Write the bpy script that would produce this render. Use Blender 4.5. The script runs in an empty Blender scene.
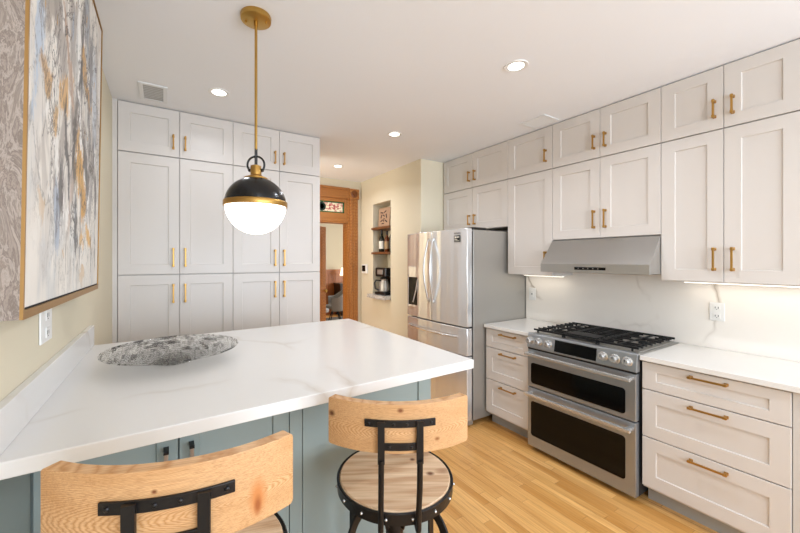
import bpy, bmesh, math, random
from mathutils import Vector, Matrix
random.seed(7)
PI = math.pi
sc = bpy.context.scene
COL = sc.collection

# ------------------------------------------------------------------ camera
cam_d = bpy.data.cameras.new('camera')
cam = bpy.data.objects.new('camera', cam_d); COL.objects.link(cam)
cam.location = (0, 0, 1.5)
cam.rotation_euler = (PI/2, 0, math.radians(-31.39))
cam_d.sensor_width = 36
cam_d.lens = 350.45/800*36
cam_d.shift_x = 0.025
cam_d.shift_y = -0.0081
cam_d.clip_start = 0.05
sc.camera = cam

# ------------------------------------------------------------------ world / exposure
w = bpy.data.worlds.new('world'); sc.world = w; w.use_nodes = True
w.node_tree.nodes['Background'].inputs[0].default_value = (0.85, 0.92, 1.0, 1)
w.node_tree.nodes['Background'].inputs[1].default_value = 1.0
vs = sc.view_settings
vs.view_transform = 'Standard'; vs.look = 'None'; vs.gamma = 1; vs.use_curve_mapping = False
vs.exposure = -0.07
WINDOW_W = 66; CAN_W = 7.0; PENDANT_W = 2.4; BAR_W = .22; DINING_W = 110

XL_ = -.327; UP = math.radians(8)
def area(name, loc, rot, sx, sy, power, color=(1, 1, 1), parent=None, spread=None):
    l = bpy.data.lights.new(name, 'AREA'); l.shape = 'RECTANGLE'; l.size = sx; l.size_y = sy
    l.energy = power; l.color = color
    if spread: l.spread = spread
    o = bpy.data.objects.new(name, l); COL.objects.link(o)
    o.location = loc; o.rotation_euler = rot
    if parent: o.parent = parent
    return o
# added area lights at unseen windows behind the camera, to brighten the room
area('window_daylight', (0.55, -2.25, 1.55), (PI/2+UP, 0, 0), 1.3, 1.5, WINDOW_W, (.765, .90, 1.06))
area('window_daylight', (2.25, -2.25, 1.55), (PI/2+UP, 0, 0), 1.3, 1.5, WINDOW_W, (.765, .90, 1.06))
area('window_daylight', (XL_+.03, -1.35, 1.55), (PI/2+UP, 0, -PI/2), 1.3, 1.5, 6, (.80, .90, 1))  # added on the left to lift the right-hand cabinets
area('dining_daylight', (5.2, 7.0, 1.6), (PI/2, 0, PI/2), 1.6, 1.6, DINING_W, (1, .97, .92))  # added fill lamp inside the far room, no window behind it
area('hall_daylight', (0.2, 4.15, 1.6), (PI/2, 0, -PI/2), .7, 1.6, 26, (1, .96, .88))  # added fill lamp hidden behind the pantry, brightens the closed hall

# ------------------------------------------------------------------ materials
def new_mat(name):
    m = bpy.data.materials.new(name); m.use_nodes = True
    nt = m.node_tree; b = nt.nodes['Principled BSDF']
    return m, nt, b
def N(nt, t, **kw):
    n = nt.nodes.new(t)
    for k, v in kw.items():
        setattr(n, k, v)
    return n
def rgb(h):
    c = [int(h[i:i+2], 16)/255 for i in (0, 2, 4)]
    return tuple((x/12.92 if x <= .04045 else ((x+.055)/1.055)**2.4) for x in c) + (1,)
def simple(name, col, rough=.5, metal=0, emit=0, bump=0, bscale=60, coat=0, aniso=0):
    m, nt, b = new_mat(name)
    c = rgb(col) if isinstance(col, str) else tuple(col)+(1,)
    b.inputs['Base Color'].default_value = c
    b.inputs['Roughness'].default_value = rough
    b.inputs['Metallic'].default_value = metal
    b.inputs['Coat Weight'].default_value = coat
    if aniso: b.inputs['Anisotropic'].default_value = aniso
    if emit:
        b.inputs['Emission Color'].default_value = c; b.inputs['Emission Strength'].default_value = emit
    tc = N(nt, 'ShaderNodeTexCoord'); no = N(nt, 'ShaderNodeTexNoise')
    no.inputs['Scale'].default_value = bscale; no.inputs['Detail'].default_value = 3
    nt.links.new(tc.outputs['Object'], no.inputs['Vector'])
    if bump:
        bp = N(nt, 'ShaderNodeBump'); bp.inputs['Strength'].default_value = bump; bp.inputs['Distance'].default_value = .002
        nt.links.new(no.outputs['Fac'], bp.inputs['Height']); nt.links.new(bp.outputs[0], b.inputs['Normal'])
    else:
        mr = N(nt, 'ShaderNodeMapRange'); mr.inputs[3].default_value = max(0, rough-.03); mr.inputs[4].default_value = min(1, rough+.03)
        nt.links.new(no.outputs['Fac'], mr.inputs[0]); nt.links.new(mr.outputs[0], b.inputs['Roughness'])
    return m
def ramp(nt, stops, interp='LINEAR'):
    r = N(nt, 'ShaderNodeValToRGB'); cr = r.color_ramp; cr.interpolation = interp
    while len(cr.elements) < len(stops): cr.elements.new(.5)
    for e, (p, c) in zip(cr.elements, stops):
        e.position = p; e.color = c
    return r
def mixc(nt, fac, a, b, mode='MIX'):
    m = N(nt, 'ShaderNodeMix', data_type='RGBA', blend_type=mode)
    if isinstance(fac, (int, float)): m.inputs[0].default_value = fac
    else: nt.links.new(fac, m.inputs[0])
    for s, i in ((a, 6), (b, 7)):
        if isinstance(s, tuple): m.inputs[i].default_value = s
        else: nt.links.new(s, m.inputs[i])
    return m.outputs[2]
def mapping(nt, scale=(1, 1, 1), loc=(0, 0, 0), rot=(0, 0, 0), src='Object', typ='POINT', vec=None):
    mp = N(nt, 'ShaderNodeMapping', vector_type=typ)
    if vec is None:
        tc = N(nt, 'ShaderNodeTexCoord'); vec = tc.outputs[src]
    nt.links.new(vec, mp.inputs[0])
    mp.inputs['Scale'].default_value = scale; mp.inputs['Location'].default_value = loc; mp.inputs['Rotation'].default_value = rot
    return mp.outputs[0]
def noise(nt, vec, scale=5, detail=4, rough=.5, dist=0):
    n = N(nt, 'ShaderNodeTexNoise'); nt.links.new(vec, n.inputs['Vector'])
    n.inputs['Scale'].default_value = scale; n.inputs['Detail'].default_value = detail
    n.inputs['Roughness'].default_value = rough; n.inputs['Distortion'].default_value = dist
    return n
def wood(name, c1, c2, c3, scale=(1, 1, 1), rough=.45, ring=8, knots=True, bump=.15, fine=1.0, cath=None, spots=()):
    """grain runs along local x of the mapped vector"""
    m, nt, b = new_mat(name)
    v = mapping(nt, scale)
    n1 = noise(nt, v, 3, 3, .5, .6)
    wv = N(nt, 'ShaderNodeTexWave', wave_type='BANDS', bands_direction='Z'); nt.links.new(v, wv.inputs['Vector'])
    wv.inputs['Scale'].default_value = ring; wv.inputs['Distortion'].default_value = 6; wv.inputs['Detail'].default_value = 2
    wv.inputs['Detail Scale'].default_value = .8
    if cath:
        wv.wave_type = 'RINGS'; wv.rings_direction = 'Y'; nt.links.new(mapping(nt, (1, 1, 5.5), cath), wv.inputs['Vector'])
        wv.inputs['Scale'].default_value = 14; wv.inputs['Distortion'].default_value = 2.2; wv.inputs['Detail Scale'].default_value = 2.5
    r1 = ramp(nt, [(.0, rgb(c1)), (.55, rgb(c2)), (1, rgb(c1))])
    nt.links.new(wv.outputs['Fac'], r1.inputs[0])
    rr = ramp(nt, [(.4, (0, 0, 0, 1)), (.9, (.7, .7, .7, 1))]); nt.links.new(n1.outputs['Fac'], rr.inputs[0])
    c = mixc(nt, rr.outputs[0], r1.outputs[0], rgb(c2))
    v2 = mapping(nt, (scale[0]*1.2, scale[1]*26, scale[2]*26)); n2 = noise(nt, v2, 3*fine, 5, .65)
    r2 = ramp(nt, [(.45, (0, 0, 0, 1)), (.75, (.55, .55, .55, 1))]); nt.links.new(n2.outputs['Fac'], r2.inputs[0])
    c = mixc(nt, r2.outputs[0], c, rgb(c3))
    if knots:
        vo = N(nt, 'ShaderNodeTexVoronoi'); v3 = mapping(nt, (3.2, 5, 5), (.37, .2, .31)); nt.links.new(v3, vo.inputs['Vector'])
        vo.inputs['Scale'].default_value = 1.3
        r3 = ramp(nt, [(.05, (.9, .9, .9, 1)), (.16, (0, 0, 0, 1))]); nt.links.new(vo.outputs['Distance'], r3.inputs[0])
        c = mixc(nt, r3.outputs[0], c, rgb('8a4f24'))
    for sx_, sy_, sz_, rx_, ry_, rz_, hc in spots:
        g = N(nt, 'ShaderNodeTexGradient', gradient_type='SPHERICAL'); nt.links.new(mapping(nt, (rx_, ry_, rz_), (sx_, sy_, sz_), typ='TEXTURE'), g.inputs[0])
        rs = ramp(nt, [(0, (0, 0, 0, 1)), (.35, (.5, .5, .5, 1)), (.7, (1, 1, 1, 1))]); nt.links.new(g.outputs['Fac'], rs.inputs[0])
        c = mixc(nt, rs.outputs[0], c, rgb(hc))
    nt.links.new(c, b.inputs['Base Color'])
    b.inputs['Roughness'].default_value = rough
    bp = N(nt, 'ShaderNodeBump'); bp.inputs['Strength'].default_value = bump; bp.inputs['Distance'].default_value = .002
    nt.links.new(n2.outputs['Fac'], bp.inputs['Height']); nt.links.new(bp.outputs[0], b.inputs['Normal'])
    return m

M = {}
M['cabinet'] = simple('cabinet_paint', 'D9D1C9', .38)
M['cabinet_body'] = simple('cabinet_body_paint', 'CFC8C0', .45)
M['toe'] = simple('toe_kick_paint', 'A5A29C', .5)
M['teal'] = simple('sage_teal_paint', '8D9894', .42)
M['ceil'] = simple('ceiling_paint', 'F0EFEF', .9, bump=.1)
M['wall'] = simple('cream_wall_paint', 'DACFB6', .8, bump=.1)
M['pier'] = simple('pale_yellow_wall_paint', 'E8DCC2', .8, bump=.1)
M['trimw'] = simple('white_trim_paint', 'E9E8E6', .6)
M['brass'] = simple('brushed_brass', 'BD9350', .36, 1)
M['brass_old'] = simple('aged_brass', 'BC9650', .34, 1, bump=.15, bscale=90)
M['black'] = simple('black_enamel', '0d0c0c', .25)
M['iron'] = simple('blackened_iron', '2a2828', .36, .7, bump=.25, bscale=120)
M['castiron'] = simple('cast_iron', '131313', .55, .2, bump=.3, bscale=150)
M['blackglass'] = simple('black_glass', '080808', .1); M['blackglass'].node_tree.nodes['Principled BSDF'].inputs['Specular IOR Level'].default_value = .22
M['nickel'] = simple('brushed_nickel', 'B8AEA6', .3, 1)
M['chrome'] = simple('polished_steel', 'D4D3D1', .24, .72)
M['plastic_w'] = simple('white_plastic', 'ECE9E4', .35)
M['dark'] = simple('shadow_gap', '1c1b1a', .8)
M['plastic_b'] = simple('black_plastic', '131313', .3)
M['gray_side'] = simple('grey_painted_steel', 'A9A49C', .36, .5, bump=.08, bscale=300)
M['fabric'] = simple('grey_upholstery', '8E9092', .95, bump=.5, bscale=200)
M['shade'] = simple('lit_lamp_shade', 'FFE9C8', .8, emit=2.2)
M['opal'] = simple('lit_opal_glass', 'FFFBF4', .2, emit=3.2)
M['can'] = simple('lit_recessed_lens', 'FFFBF2', .4, emit=5)
M['strip'] = simple('lit_led_diffuser', 'FFF6E6', .4, emit=2)
M['rug'] = simple('charcoal_rug', '54504C', .95, bump=.5, bscale=90)
M['darkwood'] = simple('dark_stained_wood', '2c1d14', .4)
M['paper'] = simple('cream_paper_label', 'E9E4D6', .7)
M['amber'] = simple('amber_bottle_glass', '5b2b12', .1)
M['bottleg'] = simple('dark_green_bottle_glass', '12170f', .08)
M['foil'] = simple('bottle_foil', '1a1414', .3, .3)

def steel(name, col, rough, vert=True, metal=.85, wave=0):
    m, nt, b = new_mat(name)
    b.inputs['Base Color'].default_value = rgb(col); b.inputs['Metallic'].default_value = metal
    sx = (250, 250, 2) if vert else (2, 2, 250)
    n = noise(nt, mapping(nt, sx), 3, 2)
    mr = N(nt, 'ShaderNodeMapRange'); mr.inputs[3].default_value = rough-.03; mr.inputs[4].default_value = rough+.03
    nt.links.new(n.outputs['Fac'], mr.inputs[0]); nt.links.new(mr.outputs[0], b.inputs['Roughness'])
    if wave:
        n2 = noise(nt, mapping(nt, (4.5, 4.5, .25)), 1.6, 1)
        bp = N(nt, 'ShaderNodeBump'); bp.inputs['Strength'].default_value = wave; bp.inputs['Distance'].default_value = .03
        nt.links.new(n2.outputs['Fac'], bp.inputs['Height']); nt.links.new(bp.outputs[0], b.inputs['Normal'])
    return m
M['steel'] = steel('stainless_fridge_skin', 'EAEBEC', .2, True, .68, .6)
M['steel_r'] = steel('stainless_range_skin', 'A6A9AC', .3, False, .75)
M['steel_h'] = steel('stainless_brushed_sideways', 'B4B2AE', .3, False)

def quartz(name, base, vein, scale, amount, rough, off=(0, 0, 0)):
    m, nt, b = new_mat(name)
    v = mapping(nt, (1, 1, 1), off, (.3, .2, .5))
    d = noise(nt, v, 1.3, 4, .6)
    va = N(nt, 'ShaderNodeVectorMath', operation='ADD'); nt.links.new(v, va.inputs[0])
    vm = N(nt, 'ShaderNodeVectorMath', operation='SCALE'); nt.links.new(d.outputs['Color'], vm.inputs[0]); vm.inputs['Scale'].default_value = .55
    nt.links.new(vm.outputs[0], va.inputs[1])
    vo = N(nt, 'ShaderNodeTexVoronoi', feature='DISTANCE_TO_EDGE'); nt.links.new(va.outputs[0], vo.inputs['Vector']); vo.inputs['Scale'].default_value = scale
    r = ramp(nt, [(0, (1, 1, 1, 1)), (.006, (.6, .6, .6, 1)), (.03, (0, 0, 0, 1))]); nt.links.new(vo.outputs['Distance'], r.inputs[0])
    g = noise(nt, v, 2.1, 2); gr = ramp(nt, [(.45, (0, 0, 0, 1)), (.62, (1, 1, 1, 1))]); nt.links.new(g.outputs['Fac'], gr.inputs[0])
    mu = N(nt, 'ShaderNodeMath', operation='MULTIPLY'); nt.links.new(r.outputs[0], mu.inputs[0]); nt.links.new(gr.outputs[0], mu.inputs[1])
    mu2 = N(nt, 'ShaderNodeMath', operation='MULTIPLY'); nt.links.new(mu.outputs[0], mu2.inputs[0]); mu2.inputs[1].default_value = amount
    c = mixc(nt, mu2.outputs[0], rgb(base), rgb(vein))
    nt.links.new(c, b.inputs['Base Color']); b.inputs['Roughness'].default_value = rough
    return m
M['quartz'] = quartz('white_quartz', 'E2DFDB', 'B9A894', 1.1, .55, .22)
M['quartz_r'] = quartz('white_quartz_worktop', 'E6E2DC', 'C6B9A8', 1.2, .5, .22, (3, 1, 0))
M['splash'] = quartz('veined_quartz_backsplash', 'F2EAE0', '9C8A74', 1.5, .8, .2, (1.4, .3, .6))

# oak strip floor
def floor_mat():
    m, nt, b = new_mat('golden_oak_strips')
    v = mapping(nt, (1, 1, 1), (0, 0, 0), (0, 0, PI/2))
    br = N(nt, 'ShaderNodeTexBrick'); nt.links.new(v, br.inputs['Vector'])
    br.offset = .41; br.offset_frequency = 2; br.squash = .62; br.squash_frequency = 3
    br.inputs['Scale'].default_value = 1; br.inputs['Brick Width'].default_value = .75; br.inputs['Row Height'].default_value = .057
    br.inputs['Mortar Size'].default_value = .0011; br.inputs['Mortar Smooth'].default_value = .1; br.inputs['Bias'].default_value = 0
    br.inputs['Color1'].default_value = rgb('F6C27A'); br.inputs['Color2'].default_value = rgb('C68A42'); br.inputs['Mortar'].default_value = rgb('7E4F20')
    v2 = mapping(nt, (45, 1.6, 1)); n = noise(nt, v2, 2.2, 5, .65, .4)
    r = ramp(nt, [(.38, (0, 0, 0, 1)), (.72, (.8, .8, .8, 1))]); nt.links.new(n.outputs['Fac'], r.inputs[0])
    c = mixc(nt, r.outputs[0], br.outputs['Color'], rgb('A4682A'))
    n3 = noise(nt, mapping(nt, (9, .9, 1)), 1.4, 2)
    r5 = ramp(nt, [(.35, (0, 0, 0, 1)), (.75, (.6, .6, .6, 1))]); nt.links.new(n3.outputs['Fac'], r5.inputs[0]); c = mixc(nt, r5.outputs[0], c, rgb('E2AE69'))
    nt.links.new(c, b.inputs['Base Color']); b.inputs['Roughness'].default_value = .3
    bp = N(nt, 'ShaderNodeBump'); bp.inputs['Strength'].default_value = .08; bp.inputs['Distance'].default_value = .001
    nt.links.new(br.outputs['Fac'], bp.inputs['Height']); bp.invert = True; nt.links.new(bp.outputs[0], b.inputs['Normal'])
    return m
M['floor'] = floor_mat()
PINE = ('D9AE80', 'B8834C', '8f5a2a', (1.2, 6, 6), .45, 2.2)
M['pine'] = wood('pale_knotty_pine', *PINE, cath=(-.06, 0, -5.62), spots=[(0, -.25, 1.085, .012, .2, .009, '7a4420'), (-.195, -.2, 1.055, .012, .2, .012, '5a3014'), (.105, -.2, .998, .010, .2, .007, '8a5428')])
M['pine_b'] = wood('pine_with_reddish_patch', *PINE, cath=(-.10, 0, -5.95), spots=[(.135, -.2, 1.075, .018, .3, .042, 'C07A42'), (.135, -.2, 1.06, .008, .3, .022, '9a5526'), (.065, -.2, 1.115, .007, .2, .005, '7a4420'), (-.02, -.25, 1.13, .006, .2, .005, '7a4420')])
M['seatwood'] = wood('weathered_seat_pine', 'E6C8A4', 'C89E78', '8a603e', (1.0, 9, 9), .5, 2.5, spots=[(.07, .075, .775, .012, .012, .2, '6a3c1c'), (.12, -.01, .775, .017, .014, .2, '6a3c1c')])
M['oak_trim'] = wood('varnished_oak_trim', 'B87C40', '9E6028', '5f3210', (8, 8, 1.2), .35, 3, knots=False)
M['oak_trim_h'] = wood('varnished_oak_header', 'B87C40', '9E6028', '5f3210', (1.2, 8, 8), .35, 3, knots=False)
M['wainscot'] = wood('dark_varnished_wainscot', 'A0602E', '8A4E22', '5c3212', (14, 2, 1), .4, 3, knots=False)
M['shelfwood'] = wood('brown_shelf_wood', '7A4A28', '68401F', '4A2A12', (1.2, 6, 6), .45, 3, knots=False)

# ------------------------------------------------------------------ mesh helpers
def bx(bm, x0, x1, y0, y1, z0, z1):
    vs_ = [bm.verts.new((x, y, z)) for x in (x0, x1) for y in (y0, y1) for z in (z0, z1)]
    a, b_, c, d, e, f, g, h = vs_
    for q in ((a, b_, d, c), (e, g, h, f), (a, e, f, b_), (c, d, h, g), (a, c, g, e), (b_, f, h, d)):
        bm.faces.new(q)
def rbox(bm, size, mat4):
    hx, hy, hz = [s/2 for s in size]
    n0 = len(bm.verts)
    bx(bm, -hx, hx, -hy, hy, -hz, hz)
    bm.verts.ensure_lookup_table()
    for v in bm.verts[n0:]: v.co = mat4 @ v.co
def prism(bm, pts, axis, a0, a1):
    """pts: 2D polygon; axis: extrusion axis 'x','y','z'"""
    def P(p, a):
        if axis == 'z': return (p[0], p[1], a)
        if axis == 'x': return (a, p[0], p[1])
        return (p[0], a, p[1])
    lo = [bm.verts.new(P(p, a0)) for p in pts]; hi = [bm.verts.new(P(p, a1)) for p in pts]
    n = len(pts)
    bm.faces.new(lo); bm.faces.new(list(reversed(hi)))
    for i in range(n): bm.faces.new((lo[i], hi[i], hi[(i+1) % n], lo[(i+1) % n]))
def lathe(bm, prof, seg=32, c=(0, 0, 0), axis='z', capped=True):
    rings = []
    for r, h in prof:
        ring = []
        for i in range(seg):
            a = 2*PI*i/seg; p = (r*math.cos(a), r*math.sin(a), h)
            if axis == 'x': p = (h, p[0], p[1])
            elif axis == 'y': p = (p[0], h, p[1])
            ring.append(bm.verts.new((c[0]+p[0], c[1]+p[1], c[2]+p[2])))
        rings.append(ring)
    for a, b_ in zip(rings, rings[1:]):
        for i in range(seg): bm.faces.new((a[i], a[(i+1) % seg], b_[(i+1) % seg], b_[i]))
    if capped:
        bm.faces.new(list(reversed(rings[0]))); bm.faces.new(rings[-1])
def tube(bm, pts, r, seg=10, closed=False, flat=None, up=None):
    """sweep a circle (or a flat ellipse (ra, rb) with 'up') along pts"""
    pts = [Vector(p) for p in pts]; n = len(pts); rings = []
    prev = None
    for i, p in enumerate(pts):
        if closed: t = (pts[(i+1) % n]-pts[i-1]).normalized()
        else: t = (pts[min(i+1, n-1)]-pts[max(i-1, 0)]).normalized()
        if up is not None:
            s = t.cross(Vector(up)).normalized()
        elif prev is None:
            s = t.orthogonal().normalized()
        else:
            s = (prev-t*prev.dot(t)).normalized()
        prev = s; u = s.cross(t).normalized()
        ring = []
        for k in range(seg):
            a = 2*PI*k/seg+PI/4*(seg == 4)
            ra, rb = flat if flat else (r, r)
            if seg == 4: ra, rb = ra*1.4142, rb*1.4142
            ring.append(bm.verts.new(p+s*ra*math.cos(a)+u*rb*math.sin(a)))
        rings.append(ring)
    m = n if closed else n-1
    for i in range(m):
        a, b_ = rings[i], rings[(i+1) % n]
        for k in range(seg): bm.faces.new((a[k], a[(k+1) % seg], b_[(k+1) % seg], b_[k]))
    if not closed:
        bm.faces.new(list(reversed(rings[0]))); bm.faces.new(rings[-1])
def sphere(bm, c, r, sx=1, sy=1, sz=1, seg=16):
    bmesh.ops.create_uvsphere(bm, u_segments=seg, v_segments=seg//2, radius=r, matrix=Matrix.Translation(c) @ Matrix.Diagonal((sx, sy, sz, 1)))
def obj(name, bm, mat, parent=None, bevel=0, smooth=False, label=None, seg=2):
    bmesh.ops.recalc_face_normals(bm, faces=bm.faces)
    me = bpy.data.meshes.new(name); bm.to_mesh(me); bm.free()
    o = bpy.data.objects.new(name, me); COL.objects.link(o)
    me.materials.append(M[mat] if isinstance(mat, str) else mat)
    if parent: o.parent = parent
    if smooth:
        me.polygons.foreach_set('use_smooth', [True]*len(me.polygons))
        try: me.set_sharp_from_angle(angle=math.radians(40))
        except Exception: pass
    if bevel:
        b = o.modifiers.new('bevel', 'BEVEL'); b.width = bevel; b.segments = seg; b.limit_method = 'ANGLE'; b.angle_limit = math.radians(40)
    if label: o['label'] = label
    return o
def thing(name, label, cat, loc=(0, 0, 0), rz=0, group=None):
    o = bpy.data.objects.new(name, None); COL.objects.link(o); o.empty_display_size = .1
    o.location = loc; o.rotation_euler = (0, 0, rz)
    o['label'] = label; o['category'] = cat
    if group: o['group'] = group
    return o
def tag(o, label, cat, group=None, kind=None):
    o['label'] = label; o['category'] = cat
    if group: o['group'] = group
    if kind: o['kind'] = kind
    return o
def struct(name, bm, mat, label=None, bevel=0):
    o = obj(name, bm, mat, bevel=bevel); o['kind'] = 'structure'
    if label: o['label'] = label
    return o
def B(*boxes):
    bm = bmesh.new()
    for b_ in boxes: bx(bm, *b_)
    return bm
def copy_tree(o, parent=None):
    c = o.copy(); COL.objects.link(c)
    if parent: c.parent = parent
    for ch in list(o.children): copy_tree(ch, c)
    return c

H = 2.652
XL, XR = -0.327, 3.12
# ------------------------------------------------------------------ structure
struct('floor', B((XL-.15, 7.0, -2.5, 9.3, -.1, 0)), 'floor', 'golden oak strip floor')
struct('ceiling', B((XL-.15, 7.0, -2.5, 9.3, H, H+.1)), 'ceil', 'flat off white ceiling')
struct('wall_left', B((XL-.12, XL, -2.4, -2.0, 0, H), (XL-.12, XL, -.7, 3.75, 0, H), (XL-.12, XL, -2.0, -.7, 0, .8), (XL-.12, XL, -2.0, -.7, 2.3, H)), 'wall', 'cream painted wall behind the painting')
struct('wall_right', B((XR, XR+.12, -2.4, 3.16, 0, H)), 'trimw', 'wall behind the range and fridge')
# niche wall: block with recess
NY0, NY1, NZ0, NZ1, NX = 3.784, 4.235, .985, 2.275, 2.47
struct('wall_niche', B((NX, NX+.30, 3.16, NY0, 0, H), (NX, NX+.30, NY1, 4.6, 0, H), (NX, NX+.30, NY0, NY1, 0, NZ0),
                       (NX, NX+.30, NY0, NY1, NZ1, H), (NX+.24, NX+.30, NY0, NY1, NZ0, NZ1)), 'wall', 'cream wall with a recessed niche')
struct('wall_pier', B((NX+.001, XR+.12, 3.156, 3.16, 0, H), (NX+.30, XR+.12, 3.16, 3.3, 0, H)), 'pier', 'pale yellow wall end beside the fridge')
# far wall with doorway
DX0, DX1 = 1.38, 2.27
YW = 4.6
struct('wall_doorway', B((XL-.15, DX0, YW, YW+.14, 0, H), (DX1, 3.3, YW, YW+.14, 0, H), (DX0, DX1, YW, YW+.14, 2.46, H)), 'wall', 'cream wall around the wooden doorway')
# hall behind the pantry
struct('wall_hall', B((XL-.15, XL, 3.75, 4.6, 0, H)), 'wall')
# dining room beyond
struct('wall_dining_far', B((0.5, 7.0, 9.0, 9.15, 0, H)), simple('grey_beige_wall_paint', 'B9B09A', .85, bump=.1))
struct('wall_dining_right', B((5.6, 5.75, 4.74, 9.0, 0, H)), 'wall')
struct('wall_dining_left', B((.5, .65, 4.74, 9.0, 0, H)), 'wall')
bm = bmesh.new(); bx(bm, .65, 5.6, 8.975, 9.0, 0, 1.2)
for i in range(50):
    x = .65+i*.099; bx(bm, x, x+.093, 8.966, 8.976, .2, 1.12)
bx(bm, .65, 5.6, 8.95, 9.0, 1.2, 1.24); bx(bm, .65, 5.6, 8.955, 9.0, 0, .18)
struct('trim_1', bm, 'wainscot', 'dark wooden wainscot in the room beyond')
# back wall (behind the camera) with two unseen windows added for light
wb = [(XL, -.1, -2.4, -2.28, 0, H), (1.2, 1.6, -2.4, -2.28, 0, H), (2.9, XR, -2.4, -2.28, 0, H),
      (-.1, 1.2, -2.4, -2.28, 0, .8), (-.1, 1.2, -2.4, -2.28, 2.3, H), (1.6, 2.9, -2.4, -2.28, 0, .8), (1.6, 2.9, -2.4, -2.28, 2.3, H)]
struct('wall_back', B(*wb), 'trimw')
gl, nt_, b_ = new_mat('window_glass'); b_.inputs['Transmission Weight'].default_value = 1; b_.inputs['Roughness'].default_value = 0; b_.inputs['IOR'].default_value = 1.1
for i, x in enumerate((-.1, 1.6)):
    bm = B((x, x+.05, -2.4, -2.34, .8, 2.3), (x+1.25, x+1.3, -2.4, -2.34, .8, 2.3), (x, x+1.3, -2.4, -2.34, .8, .86), (x, x+1.3, -2.4, -2.34, 2.24, 2.3), (x, x+1.3, -2.4, -2.34, 1.53, 1.57))
    f = struct('window_%d' % (i+1), bm, 'trimw')
    obj('pane', B((x+.05, x+1.25, -2.385, -2.38, .86, 2.24)), gl, f)
bm = B((XL-.12, XL-.06, -2.0, -1.95, .8, 2.3), (XL-.12, XL-.06, -.75, -.7, .8, 2.3), (XL-.12, XL-.06, -2.0, -.7, .8, .86), (XL-.12, XL-.06, -2.0, -.7, 2.24, 2.3), (XL-.12, XL-.06, -2.0, -.7, 1.53, 1.57))
f = struct('window_3', bm, 'trimw')  # unseen window added to carry the left-hand fill light
obj('pane', B((XL-.1, XL-.095, -1.95, -.75, .86, 2.24)), gl, f)
# baseboards
struct('baseboard_left', B((XL, XL+.015, -2.28, 1.3, 0, .13), (XL, XL+.015, 2.25, 3.1, 0, .13)), 'trimw')
struct('baseboard_niche', B((NX-.015, NX, 3.16, 4.6, 0, .13)), 'trimw')

# ---- door casing (structure door_1) with transom
bm = bmesh.new()
bx(bm, 2.277, 2.41, YW-.03, YW, 0, 2.385)                # right jamb casing
bx(bm, 2.295, 2.315, YW-.04, YW-.03, 0.2, 2.385); bx(bm, 2.335, 2.355, YW-.04, YW-.03, 0.2, 2.385); bx(bm, 2.375, 2.395, YW-.04, YW-.03, .2, 2.385)
bx(bm, 1.24, 1.373, YW-.03, YW, 0, 2.385)
dr = obj('door_1', bm, 'oak_trim', bevel=.003); dr['kind'] = 'structure'; dr['label'] = 'varnished wooden doorway with stained glass transom'
bm = bmesh.new()
for x0 in (2.265, 1.228):
    bx(bm, x0, x0+.157, YW-.045, YW, 2.385, 2.535)
obj('corner_block', bm, 'oak_trim', dr, bevel=.004)
bm = bmesh.new()
for x0 in (2.343, 1.306):
    lathe(bm, [(.055, 0), (.055, -.008), (.04, -.012), (.04, -.004), (.022, -.004), (.018, -.014), (.004, -.016)], 20, (x0, YW-.045, 2.46), 'y')
obj('rosette', bm, simple('dark_oak_carving', '7a4418', .4), dr, smooth=True)
bm = B((1.385, 2.265, YW-.03, YW, 2.395, 2.53), (1.385, 2.265, YW-.05, YW, 2.51, 2.54), (1.385, 2.265, YW-.04, YW, 2.385, 2.40))
obj('header', bm, 'oak_trim_h', dr, bevel=.003)
bm = B((1.45, 2.205, YW, YW+.05, 2.335, 2.46), (1.45, 2.205, YW, YW+.05, 2.091, 2.175), (1.4005, 1.45, YW, YW+.05, 2.091, 2.46), (2.205, 2.2445, YW, YW+.05, 2.091, 2.46),
       (1.401, 2.244, YW-.02, YW+.14, 2.03, 2.09), (1.401, 2.244, YW-.03, YW-.021, 2.05, 2.075))
obj('transom_frame', bm, 'oak_trim_h', dr, bevel=.003)
bm = B((2.245, 2.2765, YW-.01, YW+.139, 0, 2.46), (1.3735, 1.40, YW-.01, YW+.139, 0, 2.46))
obj('jamb', bm, 'oak_trim', dr)
# stained glass
def glass_mat():
    m, nt, b = new_mat('stained_glass')
    tc = N(nt, 'ShaderNodeTexCoord'); sx = N(nt, 'ShaderNodeSeparateXYZ'); nt.links.new(tc.outputs['Object'], sx.inputs[0])
    v = mapping(nt, (9, 1, 14)); n = noise(nt, v, 1.3, 2, .5, 1.5)
    r = ramp(nt, [(0, rgb('E9DFC0')), (.5, rgb('E4D8B6')), (.53, rgb('C98A80')), (.63, rgb('B4524A')), (.66, rgb('E9DFC0')), (1, rgb('8FA07A'))], 'CONSTANT')
    nt.links.new(n.outputs['Fac'], r.inputs[0]); nt.links.new(r.outputs[0], b.inputs['Base Color'])
    b.inputs['Roughness'].default_value = .15
    nt.links.new(r.outputs[0], b.inputs['Emission Color']); b.inputs['Emission Strength'].default_value = .12
    return m
obj('stained_glass', B((1.45, 2.205, YW+.02, YW+.026, 2.17, 2.34)), glass_mat(), dr)
bm = B((1.45, 2.205, YW+.014, YW+.02, 2.17, 2.192), (1.45, 2.205, YW+.014, YW+.02, 2.318, 2.34), (1.45, 1.472, YW+.014, YW+.02, 2.17, 2.34), (2.183, 2.205, YW+.014, YW+.02, 2.17, 2.34))
obj('glass_border', bm, simple('green_glass_border', '2E5A36', .2), dr)
bm = bmesh.new()
lathe(bm, [(.062, .0), (.062, -.006), (.04, -.006), (.04, 0)], 24, (1.86, YW+.019, 2.255), 'y')
obj('glass_medallion', bm, simple('dark_leaded_ring', '20352f', .25), dr)
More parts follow.
